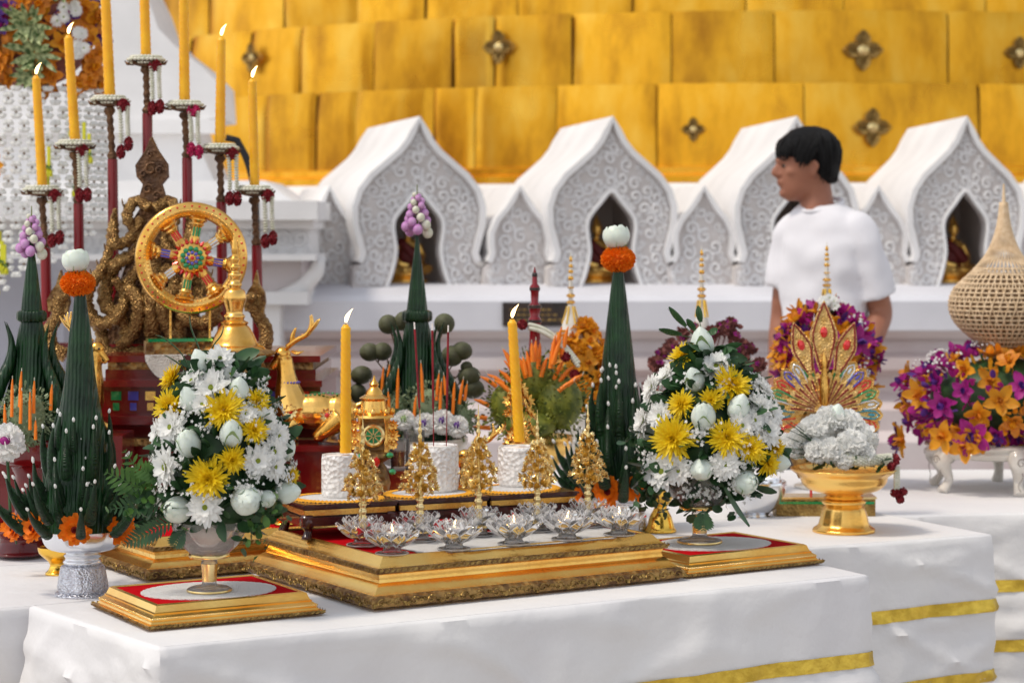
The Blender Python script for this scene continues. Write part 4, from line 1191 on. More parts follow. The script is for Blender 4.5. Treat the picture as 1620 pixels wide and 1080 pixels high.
def baisri_horn(label, loc, s, zt, seed, fr_, tapers, side=1):
    t = thing('leaf_tower', label, 'leaf offering', loc, 0, 'leaf towers tipped with orchid buds')
    cone_leafed(t, s, (0,0), [(74,0),(60,20),(46,50),(34,90),(26,130),(21,165),(17,182)])
    b = MB(); plathe(b, [(16,180),(22,183),(23,190),(22,197),(16,200)], s, 24, 0, lambda a,z,r: 1+.05*cos(16*a), 3); part('leaf_collar', b, 'banana', t, 60)
    cone_leafed(t, s, (0,0), [(17,198),(15,215),(10,255),(5,290),(2,320)])
    for a in (pi, 0, -pi/2-.9, -pi/2+.9, pi/2):
        ca, sa = cos(a), sin(a)
        pts = cr([(r*ca*s, r*sa*s, z*s) for r, z in [(60,0),(70,35),(54,80),(36,118),(33,150),(43,182)]], 5); n = len(pts)
        part('leaf_horn', MB().add(tube(pts, [max(.5,21*(1-(i/(n-1))**1.6))*s for i in range(n)], 10, flat=.6)), 'banana', t, 60)
    orchid_tip(t, s, zt, 62, seed)
    for i, (cx, cz, rx, rz, n, y0) in enumerate(fr_): filler_bush(t, s, cx, cz, rx, rz, n, seed=i, y0=y0)
    mini_candles(t, s, tapers)
    return t
Yc = 4.95; sc_ = Yc/F; lc = P(660, 690, Yc)
tc = baisri_horn('dark green horned leaf tower with purple orchid tip in the centre', (lc.x, Yc, lc.z), sc_, 322, 2,
    [(-35,45,34,34,420,-35),(20,50,40,38,520,-45),(62,30,34,30,420,-30),(-5,20,30,24,300,-55),(0,-20,70,30,100,0)],
    [(-28,50,62,2,-72),(-40,38,38,-2,-70),(-66,40,48,-6,-40),(-54,60,52,3,-40),(-46,70,45,4,-30),(12,60,60,-3,-75),(33,62,42,4,-72),(-2,30,40,4,-80),(47,70,30,-3,-60),(58,40,50,3,-62),(68,55,38,6,-50),(76,60,26,4,-45),(38,30,62,3,-78),(-72,10,42,-8,-50)])
# pedestal bowl under it
b = MB(); plathe(b, [(45,-150),(45,-146),(30,-140),(24,-110),(28,-90),(60,-60),(78,-30),(80,-20),(76,-20),(40,-50)], sc_, 32)
zc = (lc.z-.731)/sc_
b = MB(); plathe(b, [(45,0),(45,4),(30,10),(24,zc-60),(60,zc-40),(78,zc-15),(80,zc-2),(76,zc-4),(40,zc-20)], sc_, 32)
one('offering_bowl', b, 'ceramic', 'white footed bowl beneath the central leaf tower', 'bowl', (lc.x, Yc, .731))
for px, py, r, c in [(672,672,17,1),(700,668,18,1),(640,665,15,0),(724,675,16,1),(608,664,16,0)]:
    t = thing('cabbage_flower', 'pale ruffled cabbage flower %s' % {672:'below the central leaf tower, middle of five',700:'with violet heart below the tower, right of the middle one',640:'below the tower, second from the left of five',724:'by the gold antler, rightmost of five under the tower',608:'behind the gold lantern, leftmost of five'}[px], 'flower', P(px, py, 4.82), 0, 'cabbage flowers under the central leaf tower')
    s = 4.82/F; inst('ruffled_leaves', POM_W, t, (0,0,0), look((0,-1,.4)), r*s); b = MB(); b.add(ball((0,-r*.62*s,r*.25*s), (6*s,4*s,6*s), 8, 6)); part('violet_heart', b, 'purple' if c else 'sepal', t, 180)
# bunches of brown-green fruit round the tower
t = thing('fruit_spray', 'ring of round olive fruits on pale stalks behind the central leaf tower', 'fruit', (lc.x, Yc+.10, lc.z))
b = MB()
for px, py, rx, rz in [(614,513,16,16),(636,508,13,16),(665,508,14,14),(703,512,17,17),(585,557,17,15),(605,556,16,15),(731,555,17,15),(715,563,18,17),(572,593,18,15),(742,595,19,16),(748,615,19,16),(566,622,15,16),(738,580,10,9)]:
    p = P(px, py, Yc+.10)-t.location; s = sc_
    o = part('fruit', MB().add(ball((0,0,0), (rx*s,rx*s,rz*s), 14, 10)), 'fruit', t, 180); o.location = p; o.rotation_euler = (0, rr.uniform(-.4,.4), 0)
    q = Vector(((660-660)*s, 0, 40*s)); mid = (p*.55+Vector((0,0,.02)))
    b.add(tube(cr([q, mid, p], 4), [.0016]*9, 5))
    for k in range(14):
        f = rr.uniform(.3,.95); c = q.lerp(p, f); leaf_fan(b, c, (rr.uniform(-1,1),-1,rr.uniform(-1,1)), .012, .006, 0)
part('stalks', b, 'stem_brown', t, 60)
Ya = 4.45; sA = Ya/F; la = P(50, 690, Ya)
baisri_horn('dark green horned leaf tower with purple orchid tip at the left edge', (la.x, Ya, la.z), sA*1.0, 288, 3,
    [(8,40,40,45,480,-75),(-10,10,34,26,300,-80)], [(-6,40,58,1,-112),(6,55,55,3,-112),(8,30,50,2,-115),(26,45,50,1,-105),(22,20,58,0,-112),(-16,10,50,-1,-112),(48,48,40,2,-85),(30,5,30,0,-110)])
b = MB(); zA = (la.z-.735)/sA; plathe(b, [(40,0),(40,4),(30,10),(26,zA-60),(50,zA-40),(62,zA-15),(62,zA-2),(56,zA-4),(30,zA-20)], sA, 32)
one('offering_bowl', b, 'red_lacquer', 'red lacquer footed bowl at the left edge beneath the horned leaf tower', 'bowl', (la.x, Ya, .735))
bb = base(32, 876, .735); s = bb.y/F; b = MB(); plathe(b, [(40,0),(44,3),(40,8),(34,24),(40,30),(62,42),(66,52),(60,52),(30,36)], s, 36, 0, lambda a,z,r: 1+.01*cos(30*a))
one('red_bowl', b, 'red_lacquer', 'glossy dark red bowl at the lower left edge beside the silver bowl', 'bowl', bb)
pp = P(10, 700, 4.15); t = thing('cabbage_flower', 'pale ruffled cabbage flower with violet heart at the far left edge', 'flower', pp, 0)
s = 4.15/F; inst('ruffled_leaves', POM_W, t, (0,0,0), look((0.3,-1,.3)), 27*s); part('violet_heart', MB().add(ball((2*s,-19*s,5*s), (9*s,6*s,7*s), 10, 6)), 'magenta', t, 180)
part('stem', MB().add(tube([(0,0,0),(4*s,0,-60*s),(8*s,0,-150*s)], .003, 6)), 'leaf', t)
bb = base(90, 908, .735); s = bb.y/F; b = MB(); plathe(b, [(18,0),(18,3),(13,8),(11,16),(15,22),(28,34),(30,44),(26,42)], s, 28)
one('gold_cup', b, 'gold_bright', 'small gold footed cup peeking out left of the silver bowl foot', 'cup', bb)
# stray marigolds on the table at left
for px, py, r, lb in [(22,832,22,'orange marigold at the far left edge beside the red bowl'),(205,835,20,'orange marigold on the dark tray between silver bowl and left vase')]:
    t = thing('loose_marigold', lb, 'flower', P(px, py, 4.10 if px < 100 else 4.06)); inst('petals', MARI, t, (0,0,0), look((0,-1,.4)), r*4.1/F)
    part('stem', MB().add(tube([(0,0,0),(0,.02,-.035)], .002, 6)), 'leaf', t)

# ------------------------------------------------------------------ altar with wheel, nagas and candle poles
Yt = 4.80; sT = Yt/F; At = P(335, 700, Yt)
t = thing('red_altar', 'dark red lacquered stepped altar under the golden wheel', 'altar', (At.x, Yt, .729))
zt0 = .729
def abox(b, x0, x1, y0, y1, ya, yb, mi=0):
    b.add(box((x0-335)*sT, (x1-335)*sT, ya, yb, EYE-(y1-HZ)*sT-zt0, EYE-(y0-HZ)*sT-zt0), mi)
b = MB(); abox(b, 160,508,562,572,-.02,.42); abox(b, 156,512,600,610,-.04,.42); abox(b, 168,500,584,600,-.01,.4); abox(b, 150,520,655,668,-.06,.42); abox(b, 160,508,610,655,-.015,.4); abox(b, 145,524,700,836.5,-.07,.42); abox(b,160,508,668,700,-.02,.4)
part('lacquered_tiers', b, 'red_lacquer', t)
b = MB(); abox(b, 172,496,572,584,-.012,.4); abox(b, 140,528,690,700,-.075,.42)
part('gilt_mouldings', b, 'gold_carved', t)
for i, (x, m) in enumerate([(178,'gem_green'),(205,'gem_blue'),(232,'gold_satin'),(259,'gem_green'),(420,'gem_blue'),(447,'gold_satin'),(474,'gem_red'),(492,'gem_green')]):
    b = MB(); abox(b, x,x+16,618,632,-.018,-.0145); abox(b,x+3,x+13,636,648,-.018,-.0145); part('mirror_inlay', b, m, t)
# napkin hanging over altar edge
b = MB(); vs = [];
for i in range(9):
    f = i/8; vs += [(f*.085, -.025-.002*sin(f*20), 0), (f*.08+.003, -.032-.004*sin(f*14), -.012-.045*sin(f*pi)*(1-.3*f))]
b.add((vs, [(2*i,2*i+1,2*i+3,2*i+2) for i in range(8)])); b.add(box(0,.085,-.025,.02,-.0005,.0008))
one('lace_napkin', b, 'doily', 'white napkin hanging over the altar edge below the wheel base', 'napkin', (P(232,568,Yt).x, Yt, P(232,562,Yt).z+.001))
# wheel
Yw = 4.72; sW = Yw/F; wc = P(303, 408, Yw)
t = thing('dharma_emblem', 'golden eight spoked jewelled wheel standing on thin rods', 'ornament', (wc.x, Yw, P(0,562,Yw).z+.004), radians(14))
hz = wc.z-t.location.z
WT = TR(0,0,hz)@RX(pi/2)
def wl_(prof, n=72): return lathe([(r*sW, z*sW) for r, z in prof], n, cap=False)
b = MB(); b.add(wl_([(88,-9),(88.5,-5),(88.5,3),(87,7),(84,9),(80,8.5),(78,10),(73,10),(71,8),(67,7),(65,3),(65,-5),(67,-9),(88,-9)]), 0, WT)
for k in range(72):
    a = 2*pi*k/72; b.add(ball((75.5*sW*cos(a),75.5*sW*sin(a),10*sW),(1.6*sW,)*3,6,4), 0, WT)
    b.add(ball((68.5*sW*cos(a+.04),68.5*sW*sin(a+.04),8*sW),(1.4*sW,)*3,6,4), 0, WT)
part('rim', b, 'gold', t, 50)
b = MB()
for k in range(44):
    a = 2*pi*k/44; b.add(ball((82*sW*cos(a),82*sW*sin(a),8.8*sW),(2*sW,2*sW,1.3*sW),6,4), 0, WT)
part('rim_gems', b, 'gem_red', t, 180)
cols = ['gem_green','gem_red','gem_blue','gem_clear','gem_green','gem_red','gem_blue','gem_clear']
for k in range(8):
    a = radians(80+45*k)
    A2 = WT@RZ(a)@TR(0,0,0)@RY(pi/2)
    b = MB(); b.add(lathe([(r*sW, z*sW) for r, z in [(7,24),(8,30),(6.5,34),(7,50),(9,52),(10,54),(9,56),(11,58),(14,61),(13,63),(17,66)]], 16, lambda a,z,r: 1+.06*cos(8*a)), 0, A2)
    sp = part('spoke', b, 'gold', t, 50)
    b = MB()
    for sg in (-1,0,1): b.add(box(35*sW,49*sW,(sg*4.6-1.5)*sW,(sg*4.6+1.5)*sW,(6.2 if sg == 0 else 4.8)*sW,(7.8 if sg == 0 else 6.4)*sW), 0, WT@RZ(a))
    part('spoke_gem', b, cols[k], sp)
b = MB(); b.add(wl_([(26,-6),(27,0),(26,5),(20,8),(0,9)]), 0, WT); hub = part('hub', b, 'gold', t, 60)
for (n, R, L, W, z, m, nm) in [(20,24,9,7,6,'gem_red','red_ray'),(11,15,0,4.3,10,'gem_green','green_gem'),(8,8.5,0,3.0,12,'gem_blue','blue_gem'),(1,0,0,3.4,13,'gem_red','centre_gem')]:
    b = MB()
    for k in range(n):
        a = 2*pi*k/n
        if L: b.add(([(R*sW,-W/2*sW,z*sW),(R*sW,W/2*sW,z*sW),((R+L)*sW,0,(z+1)*sW),(R*sW,0,(z+3)*sW)], [(0,2,3),(3,2,1),(0,3,1),(0,1,2)]), 0, WT@RZ(a))
        else: b.add(ball((R*sW*cos(a),R*sW*sin(a),z*sW),(W*sW,W*sW,2.5*sW),10,6), 0, WT)
    part(nm, b, m, hub, 30)
for x in (-33, 29): part('rod', MB().add(tube([(x*sW,0,8*sW),(x*sW,0,hz-82*sW)], 1.8*sW, 8)), 'gold', t)
part('base_block', MB().add(box(-73*sW,75*sW,-.03,.03,0,20*sW)), 'gold_carved', t); part('base_top', MB().add(box(-70*sW,72*sW,-.034,.034,20*sW,25*sW)), 'gem_green', t)
# gold urn stupa in front of wheel
Yu = 4.60; sU = Yu/F; up_ = P(371, 640, Yu)
t = thing('golden_urn', 'polished gold spired urn standing before the wheel', 'urn', (up_.x, Yu, .7335))
h0 = (up_.z-.7335)/sU
b = MB(); plathe(b, [(50,0),(50,5),(38,12),(30,h0-40),(36,h0),(46,h0+30),(50,h0+55),(46,h0+68),(50,h0+74),(64,h0+80),(64,h0+84),(50,h0+88)], sU, 48, 0, lambda a,z,r: 1+.006*cos(24*a)); part('body', b, 'gold_carved', t, 60)
b = MB(); plathe(b, [(50,h0+87),(46,h0+92),(38,h0+95),(32,h0+108),(24,h0+122),(20,h0+126),(22,h0+130),(15,h0+134),(17,h0+140),(13,h0+145),(16,h0+158),(19,h0+168),(16,h0+180),(10,h0+184),(12,h0+190),(8,h0+196),(11,h0+206),(6,h0+210),(9,h0+218),(5,h0+222),(7,h0+230),(4,h0+236),(5,h0+246),(2.5,h0+262),(.5,h0+272)], sU, 40); part('lid', b, 'gold', t, 60)
# naga carving
Yn = 4.98; sn = Yn/F; nb = P(243, 562, Yn)
t = thing('naga_carving', 'brown gilt openwork carving of coiled nagas with a flame finial', 'carving', (nb.x, Yn, nb.z))
def NL(px, py, dy=0): return Vector(((px-243)*sn, dy, (562-py)*sn))
def ntube(name, pts, rads, mt='naga', dy=0, n=10):
    ps = cr([NL(x, y, dy+(0.012*sin(i*2.3))) for i, (x, y) in enumerate(pts)], 6); rs = cr1(rads, 6)
    b = MB(); b.add(tube(ps, [max(r,.6)*sn*(1+.13*((i%2)*2-1)) for i, r in enumerate(rs)], n)); return part(name, b, mt, t, 180)
fin = [(240,217),(232,238),(216,262),(218,280),(228,292),(222,312),(232,330),(250,330),(262,312),(256,292),(266,280),(265,260),(250,238)]
b = MB(); b.add(prism([(NL(x,y).x, NL(x,y).z) for x, y in fin][::-1], -.018, .018)); 
for (x, y, r) in [(241,268,12),(236,300,9),(250,310,7),(229,276,6),(254,270,7),(240,245,6)]:
    c = NL(x,y); ps = [(c.x+r*sn*(1-.8*i/14)*cos(i*.55), -.02-.002*i/14, c.z+r*sn*(1-.8*i/14)*sin(i*.55)) for i in range(15)]; b.add(tube(ps, .0028, 6))
part('flame_finial', b, 'bronze', t, 40)
b = MB(); b.add(prism([(NL(x,y).x, NL(x,y).z) for x, y in [(222,325),(206,350),(196,420),(175,480),(165,545),(330,545),(300,470),(284,400),(276,350),(262,325)]], .02, .045)); part('back_board', b, 'bronze', t)
for sg in (-1,1):
    X = lambda x: 243+sg*(243-x) if sg > 0 else x
    m = lambda L: [(x if sg < 0 else 486-x, y) for x, y in L]
    ntube('naga_coil', m([(240,330),(215,318),(205,345),(222,372),(215,400),(190,415),(172,440),(170,480),(196,505),(200,540)]), [9,9,9,9,10,11,12,12,11,10], dy=-.02)
    ntube('naga_coil', m([(228,345),(205,380),(185,385),(182,360),(186,330)]), [8,9,10,9,3], dy=-.03)
    ntube('naga_coil', m([(180,385),(168,420),(150,450),(140,480),(160,510),(190,500),(200,470),(186,440)]), [7,9,10,11,11,10,9,7], dy=-.035)
    ntube('naga_coil', m([(225,420),(205,450),(225,480),(215,520),(190,548)]), [9,11,12,12,10], dy=-.03)
    ntube('naga_coil', m([(243,400),(236,440),(244,480),(238,530)]), [9,11,11,9], dy=-.03)
    ntube('tail_base', m([(135,500),(160,520),(170,555),(205,558),(240,555)]), [7,10,11,11,11], dy=-.02)
    b = MB()
    for i in range(9):
        x, y = [(186,350),(180,375),(172,400),(160,425),(150,440),(140,465),(135,490),(200,330),(150,500)][i]
        if sg > 0: x = 486-x
        b.add(petal(14*sn,9*sn,curl=.4,cup=.3), 0, TR(*NL(x,y,-.03))@RZ(pi if sg < 0 else 0)@RY(-.9))
    part('crest_leaves', b, 'naga', t, 60)
# rearing naga heads on either side
for nm, x0, sg, lb in [('naga_figure',95,-1,'gilt rearing naga figure at the left end, beside the lotus topped leaf cone'),('naga_figure',405,1,'gilt rearing naga figure at the right end, just behind the golden urn')]:
    p = P(x0, 562, 4.88); t = thing(nm, lb, 'figurine', (p.x, 4.88, p.z), 0, 'rearing naga figures'); s = 4.88/F
    pts = [(-sg*10,0),(sg*12,12),(sg*16,40),(sg*4,62),(0,80),(sg*1,96)]; ps = cr([(x*s, 0, z*s) for x, z in pts], 6); n = len(ps)
    part('body', MB().add(tube(ps, [r*s*(1+.06*((i%2)*2-1)) for i, r in enumerate(cr1([12,12,11,11,14,12],6))], 12)), 'naga', t, 180)
    hood = [(-17,70),(-19,88),(-12,102),(-5,112),(2,135),(6,112),(14,100),(16,84),(12,68)]
    part('hood', MB().add(prism([(x*s*1.0, z*s) for x, z in hood[::-1]], -.012, .012)), 'gold_carved', t, 40)
    part('head', MB().add(ball((-sg*6*s,-.018,92*s), (10*s,.016,8*s), 10, 8)), 'naga', t, 180)
# candle poles
Yp = 5.12; sp_ = Yp/F; pb = P(232, 562, Yp)
t = thing('candelabrum', 'seven branched red and bronze candelabrum standing behind the nagas', 'candelabrum', (pb.x, Yp, pb.z))
part('foot_rail', MB().add(box(-182*sp_, 184*sp_, -.03, .03, -.004, .03)), 'red_lacquer', t)
poles = [(66,300,312,392,72),(118,228,240,322,124),(173,158,170,252,178),(231,95,106,180,233),(292,166,178,250,296),(348,234,246,320,350),(402,300,312,388,406)]
for (x, yd, y1, y2, xb) in poles:
    f = lambda px, py: ((px-232)*sp_, 0, (562-py)*sp_)
    b = MB(); A_ = Vector(f(x, y1)); B_ = Vector(f(xb, y2)); L = (A_-B_).length; q = (A_-B_).to_track_quat('Z','Y').to_matrix().to_4x4()
    pr = []; K = 12
    for i in range(K+1):
        pr.append(((5+2.2*(i%2)+ (3 if i in (0,1) else 0)+(4 if i > 10 else 0))*sp_*.85, L*i/K))
    b.add(lathe(pr, 12), 0, TR(*B_)@q); part('turned_neck', b, 'bronze', t, 60)
    part('red_pole', MB().add(tube([f(xb, y2), f(xb+3, 560)], [8.2*sp_, 9*sp_], 16)), 'pole_red', t, 60)
    b = MB(); c = Vector(f(x, yd+6))
    b.add(lathe([(6*sp_,-.008),(20*sp_,-.003),(27*sp_,.004),(26*sp_,.006),(0,.003)], 20), 0, TR(*c))
    for k in range(6): a = k*pi/3; b.add(tube([c+Vector((20*sp_*cos(a),20*sp_*sin(a),0)), c+Vector((30*sp_*cos(a),30*sp_*sin(a),0)), c+Vector((34*sp_*cos(a),34*sp_*sin(a),.007))], [.005,.004,.001], 6))
    part('drip_pan', b, 'bronze', t, 60)
cn = ['first from the left','second from the left','third from the left','middle and tallest','third from the right','second from the right','first from the right']
for i, (xt, yt, xb, yb, w, lit) in enumerate([(57,117,67,294,14,1),(108,53,119,221,14.5,1),(164,-70,174,152,15.5,1),(225,-120,231,86,14.5,1),(290,-75,292,160,15,1),(350,56,348,226,14.5,1),(399,122,403,292,13.5,1)]):
    p = P(xb, yb, Yp); q = P(xt, yt, Yp)
    t = thing('yellow_candle', 'tall yellow candle on the candelabrum, '+cn[i], 'candle', (p.x, Yp, p.z-.004), 0, 'candelabrum candles')
    candle_parts(t, 0,0,0, q.z-p.z, w*sp_/2*1.12, (q.x-p.x)/(q.z-p.z), True, .45, 1.25)
# jasmine garlands round the candle feet
for i, (x, yd, *_r) in enumerate(poles):
    p = P(x, yd, Yp); t = thing('jasmine_garland', 'white jasmine ring garland with red roses under the candelabrum candle, '+cn[i], 'garland', (p.x, Yp, p.z), 0, 'jasmine garlands on the candelabrum')
    s = sp_; rnd = random.Random(i); b = MB()
    for row in range(3):
        for k in range(26):
            a = 2*pi*k/26+row*.12; R = (22+5*(row == 1))*s
            b.add(ball((R*cos(a), R*sin(a), (row-1)*4.2*s), (4.2*s,4.2*s,3.0*s), 6, 4))
    part('flower_ring', b, 'jasmine', t, 180)
    sgn = 1; rx = (20+rnd.uniform(-6,6))*s
    rose = POM_P if i == 4 else POM_R
    inst('rose', rose, t, (rx, -20*s, -10*s), look((.2,-1,-.3)), 10*s)
    for k in range(2):
        L = rnd.uniform(46,60)*s; xo = rx+(k*14-5)*s; b = MB(); n = 13
        for j in range(n):
            f = j/n; z = -16*s-L*f; b.add(lathe([(0,0),(2.2*s,.8*s),(4.8*s,3.4*s),(1.6*s,5*s)], 7, cap=False), 0, TR(xo+sin(f*2+k)*2*s*(1-k*2), -22*s, z))
        part('strand', b, 'jasmine', t, 180)
        inst('rose_bud', rose, t, (xo+sin(2+k)*2*s*(1-k*2), -22*s, -16*s-L-8*s), look((0,0,-1)), (7*s,7*s,11*s))
        b = MB()
        for q in range(4): b.add(petal(11*s,7*s,curl=-.4,cup=.2), 0, TR(xo,-22*s,-16*s-L+1*s)@RZ(q*1.57)@RY(1.15))
        part('calyx', b, 'leaf', t, 60)
# black bracket behind the sixth candle
b = MB(); f = lambda x, y: P(x, y, 6.6); b.add(tube([f(358,218), f(375,222), f(388,246), f(394,262), f(404,300)], .012, 6)); b.add(tube([f(404,300), f(410,560), P(410,700,6.6)*1], .012, 6)); b.v = [(x, y, z) for x, y, z in b.v]
b.add(tube([P(410,700,6.6), Vector((P(410,700,6.6).x,6.6,.0))], .014, 6))
one('black_stand', b, 'black_plastic', 'thin black bent metal stand behind the candle second from the right', 'stand')

# ------------------------------------------------------------------ golden deer
def deer(label, loc, s, rz=0, src=None):
    if src: return copy_thing(src, label, loc, rz, s)
    t = thing('golden_deer', label, 'figurine', loc, rz, 'golden deer figurines')
    q = lambda x, y, d=0: ((x-490)*.001, d*.001, (700-y)*.001)
    b = MB()
    b.add(ball(q(500,652), (.050,.026,.029), 16, 10)); b.add(ball(q(462,648), (.028,.024,.030), 14, 10)); b.add(ball(q(536,654), (.030,.027,.030), 14, 10))
    b.add(tube(cr([q(464,650), q(456,620), q(453,596), q(450,568)], 5), cr1([.030,.022,.0155,.0125],5), 12))
    b.add(ball(q(447,562), (.0135,.0115,.0125), 12, 8)); b.add(tube(cr([q(448,563), q(438,574), q(429,584)], 4), cr1([.0115,.0085,.0058],4), 10))
    for d in (-1,1):
        b.add(tube(cr([q(461,556,d*8), q(472,560,d*16), q(481,556,d*22)], 4), cr1([.0035,.0055,.0008],4), 8, flat=.45))
        b.add(tube(cr([q(470,668,d*18), q(448,688,d*24), q(430,694,d*20)], 4), cr1([.013,.0085,.006],4), 10)); b.add(tube(cr([q(430,694,d*20), q(452,698,d*20), q(470,697,d*18)], 4), cr1([.006,.0045,.005],4), 8))
        b.add(tube(cr([q(540,662,d*20), q(512,684,d*28), q(500,690,d*27)], 4), cr1([.019,.012,.007],4), 10)); b.add(tube(cr([q(500,690,d*27), q(524,697,d*26), q(545,698,d*22)], 4), cr1([.006,.0045,.005],4), 8))
    b.add(tube([q(562,645), q(572,640), q(576,650)], [.006,.006,.002], 8))
    o = part('body', b, 'gold', t, 180); md = o.modifiers.new('r', 'REMESH'); md.mode = 'VOXEL'; md.voxel_size = .0016; md.use_smooth_shade = True
    sm_ = o.modifiers.new('s', 'SMOOTH'); sm_.iterations = 4
    for d in (-1,1):
        b = MB(); b.add(tube(cr([q(455,550,d*5), q(468,540,d*9), q(486,530,d*13), q(493,516,d*15), q(492,500,d*14)], 5), cr1([.0045,.0042,.004,.003,.001],5), 8))
        b.add(tube(cr([q(462,545,d*7), q(463,532,d*8), q(468,520,d*9)], 4), cr1([.0038,.003,.001],4), 8)); b.add(tube(cr([q(489,526,d*14), q(498,516,d*17), q(505,506,d*19)], 4), cr1([.0035,.003,.001],4), 8))
        part('antler', b, 'gold', t, 180)
        part('eye', MB().add(ball(q(441,561,d*10.5), (.0024,.0015,.0022), 8, 5)), 'black_stone', t, 180)
    b = MB()
    for k in range(10): b.add(ball(q(485+k*7, 622+abs(k-5)*.9, -8), (.003,.003,.0015), 6, 4))
    part('gem_strip', b, 'gem_green', t, 180)
    b = MB()
    for k in range(20):
        a = k*2*pi/20; c = Vector(q(457,606)); b.add(ball((c.x+.0165*cos(a), c.y+.0165*sin(a), c.z), .002, 6, 4))
    part('collar', b, 'gem_blue', t, 180)
    for (x, y, d) in [(462,650,-25),(520,656,-28)]:
        b = MB(); c = Vector(q(x,y,d))
        for k in range(9): b.add(petal(.012,.006,curl=.2,cup=.3), 0, TR(*c)@RX(pi/2)@RZ(k*.698))
        part('rosette', b, 'gold_pale', t, 60); part('rosette_gem', MB().add(ball(c, (.005,.003,.005), 10, 6)), 'gem_red', t, 180)
    return t
Yd = 4.62; pd = P(490, 700, Yd)
dr = deer('large golden reclining deer with raised head right of the urn', (pd.x, Yd, pd.z+.002), 1, 0); dr.scale = (1.32,)*3
b = MB(); b.add(box(-.12,.16,-.07,.07,pd.z-.729-.012,pd.z-.729)); b.add(box(-.10,.14,-.055,.055,0,pd.z-.729-.012)); b.add(box(-.125,.165,-.075,.075,.0,.02))
one('deer_plinth', b, 'red_lacquer', 'red lacquer block carrying the large deer beside the urn', 'plinth', (pd.x, Yd, .729))
p2 = P(118, 665, 4.66); deer('golden deer facing right at the left, hidden behind the lotus topped leaf cone', (p2.x-.0, 4.62, p2.z-.02), 1.25, pi, dr)
b = MB(); b.add(box(-.15,.12,-.07,.07,0,p2.z-.02-.7315)); one('deer_plinth', b, 'red_lacquer', 'red lacquer block carrying the deer at the left', 'plinth', (p2.x, 4.62, .7295))
p3 = P(778, 792, 4.50); d3 = deer('small golden deer behind the incense cup, only its antlers rising clear', (p3.x, 4.50, .7345), 1.0, 0, dr); d3.scale = (1.25,1.25,1.0)
d3.location.z = p3.z-.045
b = MB(); b.add(box(-.10,.12,-.05,.05,0,p3.z-.045-.7335)); one('deer_plinth', b, 'red_lacquer', 'low red block under the small deer behind the cups', 'plinth', (p3.x, 4.50, .7315))

# ------------------------------------------------------------------ gold lantern ornament
Yl = 4.42; s = Yl/F; pl_ = P(592, 795, Yl)
t = thing('gold_lantern', 'small ornate gold pavilion with jewelled wheel face behind the left candle cup', 'ornament', (pl_.x, Yl, pl_.z+.002))
b = MB(); plathe(b, [(30,0),(30,5),(22,10),(26,30),(20,55),(14,62),(20,66),(32,72),(30,78),(24,80)], s, 8, 0, None, 0); part('foot', b, 'gold_carved', t)
b = MB()
for sx in (-1,1):
    for sy in (-1,1): b.add(lathe([(r*s, z*s) for r, z in [(4,80),(3,90),(4.5,95),(2.5,100),(3,125),(5,130),(5,134)]], 8), 0, TR(sx*20*s, sy*16*s, 0))
part('column', b, 'gold', t, 60) if 0 else None
for sx in (-1,1):
    for sy in (-1,1):
        b = MB(); b.add(lathe([(r*s, z*s) for r, z in [(4,80),(3,90),(4.5,95),(2.5,100),(3,125),(5,130),(5,134)]], 8), 0, TR(sx*20*s, sy*16*s, 0)); part('column', b, 'gold', t, 60)
b = MB(); plathe(b, [(32,134),(30,138),(22,142),(19,160),(24,164),(14,170),(12,176),(6,182),(8,186),(3,192),(.5,200)], s, 16, 0, None, 0); rf = part('roof', b, 'gold', t, 30)
for k in range(8):
    a = k*pi/4; part('roof_knob', MB().add(ball((29*s*cos(a),29*s*sin(a),143*s), (4.5*s,4.5*s,6*s), 8, 6)), 'gold', rf, 180)
b = MB(); b.add(box(-16*s,16*s,-12*s,12*s,80*s,134*s)); part('inner_body', b, 'gold_carved', t)
b = MB(); b.add(lathe([(17*s,0),(18*s,.003),(15*s,.005),(12*s,.003),(0,.003)], 28), 0, TR(0,-16*s,106*s)@RX(pi/2))
for k in range(8): b.add(box(2*s,13*s,-.8*s,.8*s,.003,.006), 0, TR(0,-16*s,106*s)@RX(pi/2)@RZ(k*pi/4))
part('wheel_face', b, 'gold_pale', t)
part('face_inlay', MB().add(lathe([(12*s,.0),(12*s,.0038),(0,.0038)], 28), 0, TR(0,-16*s,106*s)@RX(pi/2)), 'gem_green', t)
part('red_gem', MB().add(ball((2*s,-27*s,66*s), (9*s,5*s,10*s), 9, 5)), 'gem_red', t, 20)
for x, z in ((-20,74),(26,76),(30,50)): part('green_gem', MB().add(ball((x*s,-24*s,z*s), (6*s,4*s,5*s), 7, 4)), 'gem_green', t, 20)
for sg in (-1,1):
    for j, (zz, r) in enumerate(((92,9),(106,12),(122,9))):
        b = MB(); c = Vector((sg*30*s,-10*s,zz*s))
        for k in range(9): b.add(petal(r*s,5*s,curl=.3,cup=.3), 0, TR(*c)@RX(pi/2)@RZ(k*.698))
        b.add(ball(c, 3*s, 8, 5)); part('blossom', b, 'gold', t, 60)
